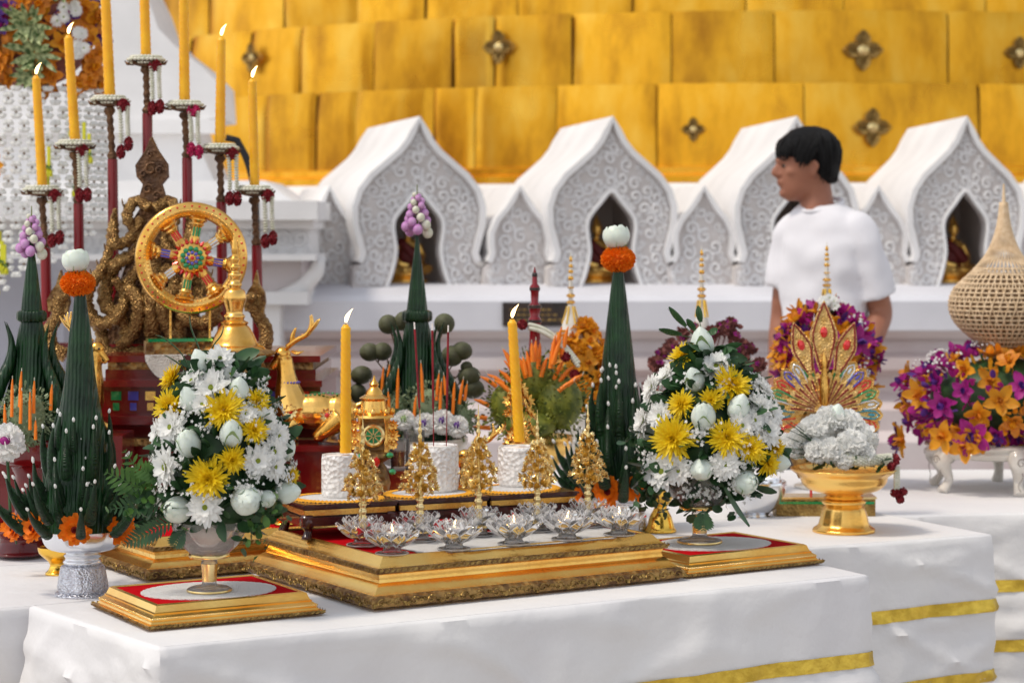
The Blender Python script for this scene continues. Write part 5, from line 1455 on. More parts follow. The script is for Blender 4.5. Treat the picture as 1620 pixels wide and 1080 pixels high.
# rear tier between stands with doilies
for i, (px, py, Y, lb) in enumerate([(560,838,4.30,'orange edged doily seen between the legs of the left stand'),(722,826,4.40,'orange edged doily seen under the middle stand'),(860,800,4.52,'orange edged doily seen under the right stand')]):
    p = P(px, py, Y)
b = MB(); q0 = cc+v*.245+v*.10+u*.02
big_tray('second gilded tray with red top half hidden behind the wooden stands', (q0.x+v.x*.06, q0.y+v.y*.06, .7375), radians(28), .66, .26, h=.9)
for i, k in enumerate((-.2,0,.2)):
    c = Vector((q0.x+v.x*.03+u.x*k, q0.y+v.y*.03+u.y*k, .7375+.0675))
    doily('round white doily with orange edge on the rear tray, '+['left one','middle one','right one'][i], c, 0, .075, .06, 30, rim='doily_edge', group='doilies on the rear tray')
    t = thing('gold_dish', 'small gold footed dish on the rear tray, '+['left one','middle one','right one'][i], 'dish', c+Vector((0,0,.004)), 0, 'gold dishes on the rear tray')
    b = MB(); b.add(lathe(sprof([(.020,0),(.018,.003),(.008,.010),(.010,.016),(.026,.024),(.032,.032),(.030,.032),(.02,.026),(0,.025)],3), 24)); part('dish', b, 'gold_bright', t, 60)
    inst('offering_flower', POM_Y if i != 1 else POM_R, t, (0,0,.038), None, .018)
# small tumblers
for i, (px, py, Y, lb, r, h) in enumerate([(450,752,4.42,'small glass tumbler of tea beside the large deer',17,62),(522,742,4.60,'plain clear glass tumbler left of the gold lantern',20,55),(632,742,4.62,'glass tumbler of tea right of the gold lantern',17,48),(655,740,4.70,'clear glass tumbler close behind the incense cup',17,60)]):
    p = P(px, py, Y); s = Y/F; t = thing('glass_tumbler', lb, 'glass', (p.x, Y, p.z), 0, 'small glass tumblers')
    b = MB(); b.add(lathe([(r*.8*s,0),(r*s,h*s),(r*.92*s,h*s),(r*.74*s,5*s),(0,4*s)], 28, lambda a,z,q: 1+.01*cos(14*a))); part('glass', b, 'glass_thin', t, 40)
    part('liquid', MB().add(lathe([(0,5.5*s),(r*.72*s,5.5*s),(r*.84*s,h*.6*s),(0,h*.6*s)], 24)), 'tea' if i % 2 == 0 else 'sand', t, 40)
    if p.z > .75:
        b = MB(); b.add(box(-.03,.03,-.03,.03,0,p.z-.7305)); one('tumbler_block', b, 'red_lacquer', 'red lacquer block lifting the '+lb[:40].split(' of ')[0].strip()+[' by the deer',' by the lantern left side',' by the lantern right side',' behind the incense'][i], 'block', (p.x, Y, .7300))
# incense leaves: pale gold spiky antler ornament kept by the deer
# ================================================================== fan, gold bowl, right side
bf = base(1303, 816, .731); s = bf.y/F
t = thing('jewelled_fan', 'gold peacock tail fan set with coloured gems on a small gilt box', 'ornament', bf, 0)
part('box_base', MB().add(box(-78*s,78*s,-.035,.035,0,30*s)), 'gold_dull', t)
part('green_band', MB().add(box(-76*s,76*s,-.0365,.0365,22*s,26*s)), 'gem_green', t)
part('box_lid', MB().add(box(-80*s,80*s,-.038,.038,30*s,33*s)), 'gold_pale', t)
part('post', MB().add(tube([(-20*s,0,33*s),(-20*s,0,60*s)], 2.2*s, 8)), 'gem_red', t)
part('post', MB().add(tube([(22*s,0,33*s),(22*s,0,60*s)], 2.2*s, 8)), 'gem_red', t)
cz = 165*s
def feather(ang, r0, r1, w, gem, gl=.42, mt='gold_leaf', y=0, th=.004):
    n = 12; L = (r1-r0)*s; W = w*s
    prof = [(0,.25),(.3,.6),(.6,.9),(.82,1),(.94,.72),(1,.15)]
    right = [(W/2*q, f*L) for f, q in prof]; poly = right+[(-x, z) for x, z in right[::-1]]
    T = TR(0,y,cz)@RY(ang)@TR(0,0,r0*s)
    b = MB(); b.add(prism(poly, -th/2, th/2), 0, T); o = part('tail_feather', b, mt, t, 30)
    b = MB(); b.add(tube([T@Vector((x,-th/2-.0005,z)) for x, z in right+[(-x, z) for x, z in right[::-1]]], .0012, 5)); part('beaded_edge', b, 'gold', o, 180)
    b = MB(); g = [(W*.16,L*.38),(W*.30,L*.62),(W*.30,L*.82),(W*.12,L*.92)]; pl2 = g+[(-x, z) for x, z in g[::-1]]
    # open gem outline plus a stone in its middle
    b.add(tube([T@Vector((x,-th/2-.001,z)) for x, z in [(W*.12,L*.28)]+g[:3]+[(0,L*.93)]+[(-x,z) for x, z in g[:3][::-1]]], .0021, 5))
    part('gem_outline', b, gem, o, 180)
    part('gem_stone', MB().add(ball((0,0,0),(W*.13,.002,L*.09),8,6), 0, T@TR(0,-th/2,L*.74)), gem, o, 180)
gc = ['gem_red','gem_teal','gem_green','gem_red','gem_blue','gem_clear','gem_green','gem_red','gem_teal','gem_clear','gem_green','gem_red','gem_blue','gem_clear','gem_green']
seq = ['gem_red','gem_red','gem_teal','gem_clear','gem_green','gem_red','gem_blue','gem_clear','gem_green']
for sg in (-1,1):
    for i in range(9):
        a = radians(118-i*12.2); feather(sg*a, 28, 93-(2 if i < 2 else 0), 20, seq[i], y=.001*(i%2))
for sg in (-1,1):
    for i in range(7):
        a = radians(84-i*12.5); L = 57
        T = TR(0,-.004,cz)@RY(sg*a); b = MB(); b.add(prism([(-1.2*s,10*s),(1.2*s,10*s),(5*s,L*s),(0,(L+7)*s),(-5*s,L*s)], -.002,.002), 0, T); f = part('inner_blade', b, 'gold_leaf', t, 30)
        b = MB(); b.add(prism([(-.5*s,16*s),(.5*s,16*s),(1.5*s,(L-4)*s),(-1.5*s,(L-4)*s)], -.0035,-.0021), 0, T); part('red_strip', b, 'rose', f)
for ang, r1, w in ((0,176,44),(-.33,150,34),(.33,150,34)):
    pr = [(0,.30),(.25,.72),(.5,1),(.75,.62),(1,.02)]; r0 = 64; L = (r1-r0)*s; W = w*s
    T = TR(0,-.002,cz)@RY(ang)@TR(0,0,r0*s)
    R0 = [(W/2*q, f*L) for f, q in pr]; R0 = [(p.x, p.y) for p in cr([(x,z,0) for x, z in R0], 4)]
    b = MB(); b.add(prism(R0+[(-x, z) for x, z in R0[::-1][1:]], -.003,.003), 0, T); o = part('flame_spike', b, 'gold_leaf', t, 30)
    b = MB(); b.add(tube([T@Vector((x*.78,-.004,z*.92+.04*L)) for x, z in R0]+[T@Vector((-x*.78,-.004,z*.92+.04*L)) for x, z in R0[::-1]], .0019, 5)); part('dark_inlay', b, 'rose', o, 180)
    part('red_stone', MB().add(ball((0,0,0), (6*s,.004,9*s), 6, 4), 0, T@TR(0,-.004,L*.55)), 'gem_red', o, 10)
b = MB(); b.add(lathe([(r*s, z*s) for r, z in [(6,-30),(9,-20),(5,-8),(3,0),(7,15),(8,40),(4,70),(5,78),(1,95)]], 12), 0, TR(0,-.008,cz)); part('centre_rib', b, 'gold', t, 60)
part('lower_plate', MB().add(prism([(-40*s,60*s),(40*s,60*s),(60*s,110*s),(30*s,165*s),(-30*s,165*s),(-60*s,110*s)], -.002,.004)), 'gold_carved', t, 30)

# gold pedestal bowl with white flowers
bg_ = base(1335, 840, .7355); s = bg_.y/F
t = thing('gold_pedestal_bowl', 'polished gold pedestal bowl heaped with white flowers in front of the fan', 'bowl', bg_)
b = MB(); plathe(b, [(49,0),(49,4),(45,7),(40,12),(37,24),(33,37),(29,41),(34,45),(34,49),(28,51)], s, 56, 0, lambda a,z,r: 1+.012*cos(14*a)); part('foot', b, 'gold_satin', t, 50)
b = MB(); plathe(b, [(28,51),(31,54),(27,57),(32,60),(54,66),(66,76),(70,88),(81,97),(82,100),(78,99),(64,90),(10,72)], s, 72, 0, lambda a,z,r: 1+(.03*abs(cos(11*a)) if z > 88*s else 0)); part('bowl', b, 'gold_satin', t, 50)
t = thing('white_flower_heap', 'heap of white carnations and lotus buds lying in the gold pedestal bowl', 'flowers', bg_+Vector((0,0,99*s)))
def FL(px, py, dy=0): return Vector(((px-1335)*s, dy, (741-py)*s))
for px, py, r, dy in [(1258,692,24,-.03),(1284,668,24,-.04),(1312,655,26,-.02),(1340,660,24,-.02),(1362,682,24,-.03),(1338,690,26,-.07),(1308,698,22,-.08),(1285,700,20,-.07),(1356,704,20,-.07),(1240,690,16,-.01),(1325,712,16,-.09),(1320,670,26,.04),(1280,690,26,.05),(1350,695,26,.05),(1310,690,30,.02)]:
    inst('carnation', POM_W, t, FL(px,py+9,dy), look((rr.uniform(-.3,.3),-.5,1), rr.random()*6), r*s*.90)
inst('lotus_bud', LB_plain, t, FL(1322,652,-.02), look((.15,-.2,1)), 15*s)
b = MB(); rnd = random.Random(4)
for k in range(12):
    A_ = FL(1330+rnd.uniform(-30,10), 728+rnd.uniform(-6,6), -.05+rnd.uniform(-.02,.03)); B_ = FL(1226+rnd.uniform(-6,26), 655+k*6, -.05+rnd.uniform(-.03,.03))
    m = (A_+B_)/2+Vector((0,0,.008)); b.add(tube(cr([A_,m,B_],4), cr1([.004,.0055,.0008],4), 6, flat=.25))
for k in range(60): leaf_fan(b, FL(1335+rnd.uniform(-60,60), 730+rnd.uniform(-10,10), rnd.uniform(-.09,.05)), (rnd.uniform(-1,1),-1,.4), .022, .012, 0, rnd)
part('green_blades', b, 'banana_light', t, 60)
t = thing('jasmine_garland', 'jasmine garland with dark rose tassel hanging over the right rim of the gold bowl', 'garland', bg_+Vector((0,0,99*s)))
b = MB(); ps = cr([FL(1322,716,-.085), FL(1350,722,-.09), FL(1385,722,-.06), FL(1404,722,-.04)], 8)
for i, p in enumerate(ps):
    for k in range(9):
        a = 2*pi*k/9+i*.3; b.add(ball((p.x, p.y+6.5*s*cos(a), p.z+6.5*s*sin(a)), (3.2*s,2.6*s,2.6*s), 6, 4))
part('flower_chain', b, 'jasmine', t, 180)
inst('rose', POM_R, t, FL(1410,724,-.04), look((1,-.4,0)), 9*s); inst('rose', POM_R, t, FL(1404,733,-.05), look((1,-.8,-.3)), 7*s)
b = MB()
for j in range(11):
    for k in range(3): b.add(ball((FL(1414+(k-1)*3.2,736+j*3.6).x, -.04+.002*k, FL(0,736+j*3.6).z), (2.6*s,2.6*s,2.4*s), 6, 4))
part('tassel', b, 'jasmine', t, 180)
for dx, dy in ((0,0),(8,-4),(-6,-2),(3,8)): inst('rose_bud', POM_R, t, FL(1416+dx,778+dy,-.04), look((dx*.05,-.5,-1)), 6.5*s)

# ------------------------------------------------------------------ orchid mounds
def mound(t, cx, cz, rx, rz, s, n, mix, seed, r0=13, r1=19, ry=None, droop=0):
    rnd = random.Random(seed); ry = ry or rx
    part('green_core', MB().add(ball((cx*s,0,cz*s), (rx*.72*s,ry*.72*s,rz*.72*s), 16, 10)), 'leaf', t, 180)
    for k in range(n):
        ph = math.acos(1-2*(k+.5)/n); a = k*2.39996
        nrm = Vector((sin(ph)*cos(a), sin(ph)*sin(a), cos(ph)))
        if nrm.y > .45 and rnd.random() < .3: continue
        q = rnd.uniform(.82,1.06); p = Vector((cx*s+nrm.x*rx*s*q, nrm.y*ry*s*q, cz*s+nrm.z*rz*s*q))
        # colours grow in loose clumps
        v_ = noise.noise(nrm*1.9+Vector((seed,0,0)))+rnd.uniform(-.18,.18)
        key = mix[min(len(mix)-1, max(0, int((v_+.5)*len(mix))))]
        inst({'m':'magenta_orchid','o':'orange_blossom','p':'purple_blossom','r':'rust_blossom'}[key], rnd.choice(OR[key]), t, p, look(nrm+Vector((rnd.uniform(-.4,.4),rnd.uniform(-.4,.4),rnd.uniform(-.4,.4))), rnd.uniform(0,6)), rnd.uniform(r0,r1)*s)
    b = MB()
    for k in range(110):
        d = Vector((rnd.gauss(0,1), rnd.gauss(0,1), rnd.gauss(0,1))).normalized(); q = rnd.uniform(.7,.98)
        leaf_fan(b, (cx*s+d.x*rx*s*q, d.y*ry*s*q, cz*s+d.z*rz*s*q), d, rnd.uniform(10,20)*s, rnd.uniform(4,8)*s, 0, rnd)
    part('greenery', b, 'leaf_light', t, 60)['kind'] = 'stuff'
    b = MB()
    for k in range(800):
        d = Vector((rnd.gauss(0,1), rnd.gauss(0,1), rnd.gauss(0,1))).normalized(); q = rnd.uniform(.80,1.0)
        mi = 0 if noise.noise(d*1.9+Vector((seed,0,0)))+rnd.uniform(-.2,.2) > 0 else 1
        leaf_fan(b, (cx*s+d.x*rx*s*q, d.y*ry*s*q, cz*s+d.z*rz*s*q), d, rnd.uniform(12,20)*s, rnd.uniform(9,13)*s, mi if rnd.random() > .12 else 2, rnd)
    part('loose_petals', b, ['orange_petal', 'magenta', 'purple'], t, 60)['kind'] = 'stuff'
    b = MB()
    for c in range(7):
        d = Vector((rnd.gauss(0,1), -abs(rnd.gauss(0,1)), rnd.gauss(0,1))).normalized()
        for k in range(22):
            e = (d+Vector((rnd.gauss(0,.12),rnd.gauss(0,.12),rnd.gauss(0,.12)))).normalized()*1.08
            b.add(ball((cx*s+e.x*rx*s, e.y*ry*s, cz*s+e.z*rz*s), (2*s,)*3, 5, 4))
    part('tiny_white_flowers', b, 'petal_white', t, 180)['kind'] = 'stuff'
Yr = 5.55; sr = Yr/F; zt_ = .733
pc = P(1598, 700, Yr)
# carved white stand
t = thing('carved_stand', 'low cream oval stand with curved carved legs under the orchid mound', 'stand', (pc.x, Yr+.02, .7305), .15)
hh = pc.z-.7305
b = MB(); b.add(lathe([(.185,hh-.035),(.205,hh-.03),(.212,hh-.02),(.205,hh-.012),(.215,hh-.004),(.21,hh),(0,hh)], 48, lambda a,z,r: 1+.012*cos(12*a)), 0, S3(1,.8,1)); part('top', b, 'ceramic', t, 50)
for k in range(6):
    a = radians(200+60*k); cx_, cy_ = .19*cos(a), .155*sin(a); d = Vector((cos(a), sin(a), 0))
    ps = cr([Vector((cx_,cy_,hh-.02)), Vector((cx_,cy_,hh-.04))+d*.016, Vector((cx_,cy_,hh*.45))+d*.004, Vector((cx_,cy_,.028))-d*.004, Vector((cx_,cy_,.002))+d*.018], 5)
    part('leg', MB().add(tube(ps, cr1([.030,.027,.016,.012,.016],5), 8, flat=.8)), 'ceramic', t, 60)
    q = Matrix.Rotation(a+pi/2,4,'Z'); b = MB()
    pts = [(cx_+d.x*.036+ (-d.y)*r*cos(th), cy_+d.y*.036+d.x*r*cos(th), hh-.035+r*sin(th)) for th, r in [(x*.6, .013*(1-x/16)) for x in range(14)]]
    b.add(tube(pts, .0011, 4)); pts = [(cx_+d.x*.026+(-d.y)*.006*sin(x*.9), cy_+d.y*.026+d.x*.006*sin(x*.9), hh-.055-x*.007) for x in range(8)]; b.add(tube(pts, .0010, 4))
    part('leg_tracery', b, 'ceramic_dark', t, 180)
t = thing('orchid_mound', 'wide mound of magenta, orange and purple orchids on the cream stand at the right edge', 'flower arrangement', (pc.x, Yr, pc.z))
mound(t, -6, 74, 168, 84, sr, 100, 'mommomor', 3, 20, 29, 120)
rnd = random.Random(17)
for k in range(26):
    a = rnd.uniform(0, 2*pi); key = rnd.choice('omoop'); inst({'m':'magenta_orchid','o':'orange_blossom','p':'purple_blossom'}[key], rnd.choice(OR[key]), t, ((-6+165*cos(a))*sr, 118*sin(a)*sr, rnd.uniform(0,24)*sr), look((cos(a),sin(a),-.1), rnd.uniform(0,6)), rnd.uniform(26,34)*sr)
# wicker dome
pw = P(1588, 590, Yr); t = thing('wicker_dome', 'pale woven wicker vase with tall pointed top rising from the orchid mound', 'basket', (pw.x, Yr, pw.z-.02))
prof = sprof([(30,0),(25,25),(28,38),(50,55),(76,80),(85,108),(76,135),(50,160),(26,190),(12,225),(6,262),(3.5,300)], 4)
zz0 = .02/sr
def wr(z):
    for (r1, z1), (r2, z2) in zip(prof, prof[1:]):
        if z <= z2: return r1+(r2-r1)*(z-z1)/max(z2-z1,1e-6)
    return prof[-1][0]
b = MB()
for k in range(44):
    for sg in (-1,1):
        pts = []
        for i in range(40):
            z = 25+i*(270-25)/39; a = 2*pi*k/44+sg*(z-25)*.0035*(1 if z < 160 else 1)
            r = wr(z)+.6*sg; pts.append((r*sr*cos(a), r*sr*sin(a), (z+zz0)*sr))
        b.add(tube(pts, 1.15*sr, 4))
part('woven_ribs', b, 'wicker', t, 180)
b = MB()
for z in list(range(30,160,7))+[165]:
    pts = [((wr(z)+1.4*(-1)**i)*sr*cos(2*pi*i/60), (wr(z)+1.4*(-1)**i)*sr*sin(2*pi*i/60), (z+zz0)*sr) for i in range(61)]; b.add(tube(pts, 1.5*sr, 4))
part('hoops', b, 'wicker', t, 180)
b = MB(); b.add(lathe([(r*.93*sr, (z+zz0)*sr) for r, z in prof[:28]], 40, cap=False)); part('hole_shade_sheet', b, 'stem_brown', t, 180)  # dark brown sheet stands in for the shade seen through the weave
b = MB(); b.add(lathe([((4-2.6*i/8)*sr, (255+zz0+i*5.5)*sr) for i in range(9)], 12)); b.add(lathe([(30*sr,0),(32*sr,.01),(26*sr,.03)], 30)); part('tip', b, 'wicker', t, 60)
# second arrangement with spire behind the fan
def spire(label, px, ytip, ybase, Y, wide, loc_base_py=None):
    p = P(px, ybase, Y); s = Y/F; H = ybase-ytip
    t = thing('gilded_spire', label, 'spire', (p.x, Y, p.z), 0, 'white and gold spires')
    f = H/130
    b = MB(); plathe(b, [(wide,0),(wide*.8,10*f),(wide*.55,25*f),(wide*.3,40*f),(5,50*f),(4,52*f),(3.6,72*f),(3,100*f),(2,112*f),(.6,130*f)], s, 20); part('white_body', b, 'ceramic', t, 60)
    for z, r, h in [(54,7,5),(64,7,5),(76,5.5,2.5),(90,4.5,7),(100,4,6),(108,3.4,6),(118,2.6,7)]:
        b = MB(); b.add(lathe([(.5*s,(z-h)*f*s),(r*s,(z-h*.2)*f*s),(r*s,(z+h*.2)*f*s),(.5*s,(z+h)*f*s)], 14)); part('gold_ring', b, 'gold', t, 50)
    for k in range(6): a = k*pi/3; part('gold_streak', MB().add(tube([(wide*.62*s*cos(a),wide*.62*s*sin(a),22*f*s),(5.5*s*cos(a),5.5*s*sin(a),48*f*s)], 1.6*s, 5)), 'gold_bright', t)
    return t
def pedestal(label, px, py, Y, top=36, mt='ceramic'):
    p = P(px, py, Y); s = Y/F; z0 = .7295; h = (p.z-z0)/s
    b = MB(); plathe(b, [(top*.8,0),(top*.8,4),(top*.5,10),(top*.35,h*.35),(top*.4,h*.55),(top*.8,h*.75),(top,h*.9),(top,h),(top*.9,h),(4,h*.85)], s, 36); return one('flower_pedestal', b, mt, label, 'pedestal', (p.x, Y, z0))
Ym = 5.60; sm2 = Ym/F
pedestal('cream pedestal hidden behind the fan, under the round orchid ball', 1305, 640, Ym, 60)
t = thing('orchid_ball', 'round ball of orange and magenta orchids showing behind the jewelled fan', 'flower arrangement', P(1308, 640, Ym))
mound(t, 0, 76, 76, 84, sm2, 90, 'omomom', 8, 20, 28, 66)
spire('gilded white spire rising from the orchid ball before the young man', 1308, 383, 500, Ym, 14)
b = MB(); t = thing('white_blossom_tuft', 'small tuft of white blossoms at the foot of the spire on the orchid ball', 'flowers', P(1310, 484, Ym-.05))
for k in range(9): inst('white_daisy', DW[k%3], t, (rr.uniform(-14,14)*sm2, rr.uniform(-.02,.01), rr.uniform(-12,14)*sm2), look((rr.uniform(-.6,.6),-1,.6)), 9*sm2)
b = MB()
for k in range(40): leaf_fan(b, (rr.uniform(-14,14)*sm2, rr.uniform(-.01,.02), rr.uniform(-14,14)*sm2), (rr.uniform(-1,1),-.6,1), .014, .008)
part('leaves', b, 'leaf', t, 60)
# orange marigold mound with spire
pedestal('cream pedestal under the orange blossom mound, left of the right leaf cone', 912, 650, 5.5, 50)
s = 5.5/F; t = thing('orange_mound', 'tall mound of bright orange blossoms around a gilded spire, behind the right leaf cone', 'flower arrangement', P(915, 650, 5.5))
part('green_core', MB().add(ball((0,0,55*s), (32*s,30*s,55*s), 14, 10)), 'leaf', t, 180)
for k in range(60):
    ph = math.acos(1-2*(k+.5)/60); a = k*2.39996; nrm = Vector((sin(ph)*cos(a), sin(ph)*sin(a), cos(ph)))
    tap = 1-.25*nrm.z
    inst('orange_blossom', (POM_Y, OR['o'][0], OR['o'][1])[k%3], t, ((nrm.x*46*tap+4)*s, nrm.y*40*s*tap, (62+nrm.z*74)*s), look(nrm, rr.random()*6), rr.uniform(17,23)*s*(1 if k%3 else .75))
spire('gilded white spire rising from the orange blossom mound', 903, 398, 535, 5.5, 22)
# dried mauve arrangement with spire
pedestal('white footed bowl behind the right bouquet, under the dried flower sprays', 1150, 690, 5.5, 60)
t = thing('dried_flower_spray', 'brown and mauve dried flower sprays fanning out behind the right bouquet', 'flower arrangement', P(1120, 690, 5.5))
rnd = random.Random(12); b = MB()
for k, (px, py) in enumerate([(1030,610),(1038,575),(1048,560),(1062,548),(1082,530),(1100,520),(1125,525),(1140,520),(1155,512),(1160,530),(1172,548),(1185,552),(1178,575),(1192,585),(1198,600),(1165,590),(1180,560),(1150,555),(1200,575),(1045,600),(1060,590),(1090,560),(1188,610),(1170,620)]):
    c = Vector(((px-1120)*s, rnd.uniform(-.03,.05), (690-py)*s)); b.add(tube(cr([(0,0,0), (c.x*.35,c.y*.4,c.z*.6), tuple(c)], 4), .0016, 5))
    o = inst('dried_bloom', POM_D, t, c, look((rnd.uniform(-1,1),-1,rnd.uniform(0,1))), rnd.uniform(8,12)*s)
    for j in range(2): inst('mauve_bloom', OR['m'][j], t, c+Vector((rnd.uniform(-8,8)*s,-.014,rnd.uniform(-8,8)*s)), look((rnd.uniform(-.6,.6),-1,.4)), rnd.uniform(4,6)*s)
    for j in range(4): leaf_fan(b, c+Vector((rnd.uniform(-10,10)*s,rnd.uniform(-.01,.01),rnd.uniform(-10,10)*s)), (rnd.uniform(-1,1),-1,rnd.uniform(-1,1)), 14*s, 9*s, 0, rnd)
part('brown_foliage', b, 'dried', t, 60)
spire('gilded white spire behind the tip of the right bouquet', 1110, 388, 525, 5.5, 16)
b = MB(); b.add(lathe([(2*s,0),(3*s,-.12)], 8)); 
pedestal_sp = MB(); pedestal_sp.add(lathe([(16*s,0),(12*s,20*s),(10*s,150*s),(16*s,165*s)], 20)); one('spire_column', pedestal_sp, 'ceramic', 'slim white column lifting the spire behind the right bouquet tip', 'column', P(1110, 690, 5.5))
# ------------------------------------------------------------------ red spike tray with orange tapers
Yk = 5.0; s = Yk/F; p = P(846, 690, Yk)
pedestal('gold pedestal under the leafy mound with the red spike', 855, 690, Yk, 50, 'gold_satin')
t = thing('taper_mound', 'lime leaf mound stuck with orange tapers around a red and black spike', 'leaf offering', p)
b = MB(); plathe(b, [(16,0),(15,60),(12,110),(9,150),(8,175),(10,178),(10,186),(7,190),(9,200),(10,206),(6,212),(6.5,228),(8,231),(8,237),(4.5,241),(4,254),(2,262),(.5,268)], s, 18, 0, None, 0); part('red_spike', b, 'gem_red' if 0 else 'pole_red', t, 50)
for z, r in ((182,11),(205,11),(233,8.5),(255,4.5)): part('black_ring', MB().add(lathe([(2*s,(z-5)*s),(r*s,(z-2)*s),(r*s,(z+2)*s),(2*s,(z+5)*s)], 14)), 'black_stone', t)
for (cx, cz, rx, rz, n, y) in [(-40,50,42,50,360,-20),(38,55,50,58,420,-20),(0,90,46,50,320,-10),(-10,20,60,30,300,-35),(0,40,60,60,200,30)]: filler_bush(t, s, cx, cz, rx, rz, n, 'leaf_lime', seed=cx+200, y0=y)
rnd = random.Random(31); tl = []
for k in range(20):
    a = rnd.uniform(-1.1,1.2); R = rnd.uniform(35,62); x = R*sin(a)*1.0+rnd.uniform(-6,6); z = 45+R*cos(a)*1.35
    tl.append((x, z, rnd.uniform(28,42)*max(.25,cos(a)), (22+14*rnd.random())*sin(a), -30-rnd.uniform(0,25)))
tl += [(-75,30,4,-28,-20),(-70,15,2,-30,-20),(-72,50,10,-24,-20),(-60,80,16,-26,-20),(30,120,55,12,-40),(42,125,50,10,-38),(24,110,52,8,-44)]
mini_candles(t, s, tl, 'wax_orange', 3.8)
b = MB()
for k in range(30):
    f = k/29; b.add(ball(((-8+f*75)*s, -38*s, (172-50*f*f-8*f)*s), (4*s,4*s,3.4*s), 6, 4)); b.add(ball(((-8+f*75)*s, -36*s, (178-50*f*f-8*f)*s), (4*s,4*s,3.4*s), 6, 4))
part('jasmine_chain', b, 'jasmine', t, 180)
for x, z in ((-20,178),(48,128),(62,100)): inst('rose', POM_R, t, (x*s,-40*s,z*s), look((0,-1,.3)), 8*s)
t = thing('gold_leaf_sprig', 'gold foil leaf sprig in a gilt vase behind the right candle cup', 'ornament', P(818, 760, 4.55)); s = 4.55/F
b = MB(); plathe(b, [(18,0),(18,4),(10,10),(14,30),(20,50),(22,58),(20,60),(10,50)], s, 28); part('vase', b, 'gold', t, 60)
b = MB(); rnd = random.Random(5)
for k in range(26):
    a = rnd.uniform(0,6.28); z = rnd.uniform(60,150); r = rnd.uniform(8,34)*(1-(z-60)/160)
    c = Vector((r*s*cos(a), r*s*sin(a), z*s)); b.add(tube([(0,0,50*s), c], .0008, 4))
    for j in range(7): b.add(petal(11*s, 6*s, curl=.4, cup=.3, nl=3), 0, TR(*c)@look((cos(a),sin(a)-.4,.5)).to_matrix().to_4x4()@RZ(j*.9))
part('foil_leaves', b, 'gold', t, 60)
bb = base(1045, 840, .7365); s = bb.y/F; b = MB(); plathe(b, [(25,0),(25,3),(22,7),(18,22),(14,30),(10,38),(14,44),(24,60),(26,66),(22,64),(8,50)], s, 32)
one('brass_cup', b, 'gold_bright', 'flared brass cup standing between silver bowl and the right bouquet', 'cup', bb)
bb = base(1190, 818, .731); s = bb.y/F; b = MB(); plathe(b, [(30,0),(30,3),(26,6),(40,18),(52,40),(54,56),(50,56),(40,30),(4,12)], s, 40)
one('white_bowl', b, 'silver', 'plain silver white bowl half hidden behind the right bouquet', 'bowl', bb)

# ------------------------------------------------------------------ hanging flower display, top left
Yh = 6.1; s = Yh/F; hp = P(72, 60, Yh)
t = thing('flower_canopy', 'tall hanging display of rust, orange and violet flowers at the top left', 'flower arrangement', hp)
rnd = random.Random(14)
part('green_core', MB().add(ball((-20*s,0,10*s), (95*s,80*s,90*s), 16, 10)), 'dried', t, 180)
cl = []
for k in range(96):
    x = rnd.uniform(-120,92); z = rnd.uniform(-82,100); R2 = 1-min(1,((x+15)/120)**2)
    y = -sqrt(max(.05,R2))*82; key = 'r' if z < 10 else rnd.choice('rrop')
    if x > 40 and z > -30: key = rnd.choice('pprro')
    if x < -50 and z > 20: key = rnd.choice('ppoo')
    inst({'r':'rust_blossom','o':'orange_blossom','p':'violet_blossom'}[key], rnd.choice(OR[key]), t, (x*s, (y+rnd.uniform(-8,8))*s, z*s), look((x/120,-1,rnd.uniform(-.5,.3)), rnd.uniform(0,6)), rnd.uniform(19,28)*s)
for (cx, cz, r) in [(-8,12,44),(2,-30,46),(46,66,30),(-2,-64,30)]:
    b = MB()
    for k in range(16):
        a = 2*pi*k/16+rnd.uniform(-.2,.2); L = r*rnd.uniform(.8,1.15)*s
        b.add(petal(L, 9*s, curl=.2, cup=.25, nl=5), 0, TR(cx*s,-90*s,cz*s)@RX(pi/2)@RZ(a)@RY(-rnd.uniform(.1,.7)))
    part('striped_leaves', b, 'leaf_pale', t, 60)
for k in range(14): inst('white_daisy', DW[k%3], t, (rnd.choice((-118,62,70,78,40))*s+rnd.uniform(-8,8)*s, -84*s, rnd.uniform(-50,50)*s), look((rnd.uniform(-.5,.5),-1,0)), 11*s)
part('hanging_cord', MB().add(tube([(0,0,60*s),(0,0,1.6)], .006, 6)), 'plaster', t)
t = thing('jasmine_net', 'white jasmine net drape with diamond mesh hanging below the flower display', 'garland', P(72, 60, Yh))
b = MB(); b2 = MB()
def netp(u_, v_):    # u around -1..1, v downwards px
    R = 128-.0*v_; a = u_; return Vector(((-25+R*sin(a))*s, -R*.75*cos(a)*s, -(80+v_)*s))
rows_ = 15; step = 25
for r in range(rows_):
    lim = 1.5-max(0, r-8)*.26
    for c in range(-8,9):
        a = c*.19+(.095 if r % 2 else 0)
        if a > lim or (a > 1.4): continue
        v_ = r*step*.5*1.7
        p0 = netp(a, v_)
        for sg in (-1,1):
            p1 = netp(a+sg*.095, v_+step*.85); d = p1-p0
            for f in (.08,.54):
                q = d.to_track_quat('Z','X').to_matrix().to_4x4(); L = d.length*.42
                b.add(lathe([(0,0),(5.6*s,L*.35),(6.4*s,L*.65),(0,L)], 7, cap=False), 0, TR(*(p0+d*f))@q)
        b.add(ball(p0, (2.2*s,)*3, 5, 4), 1)
part('petal_mesh', b, ['petal_white', 'stem_brown'], t, 180)
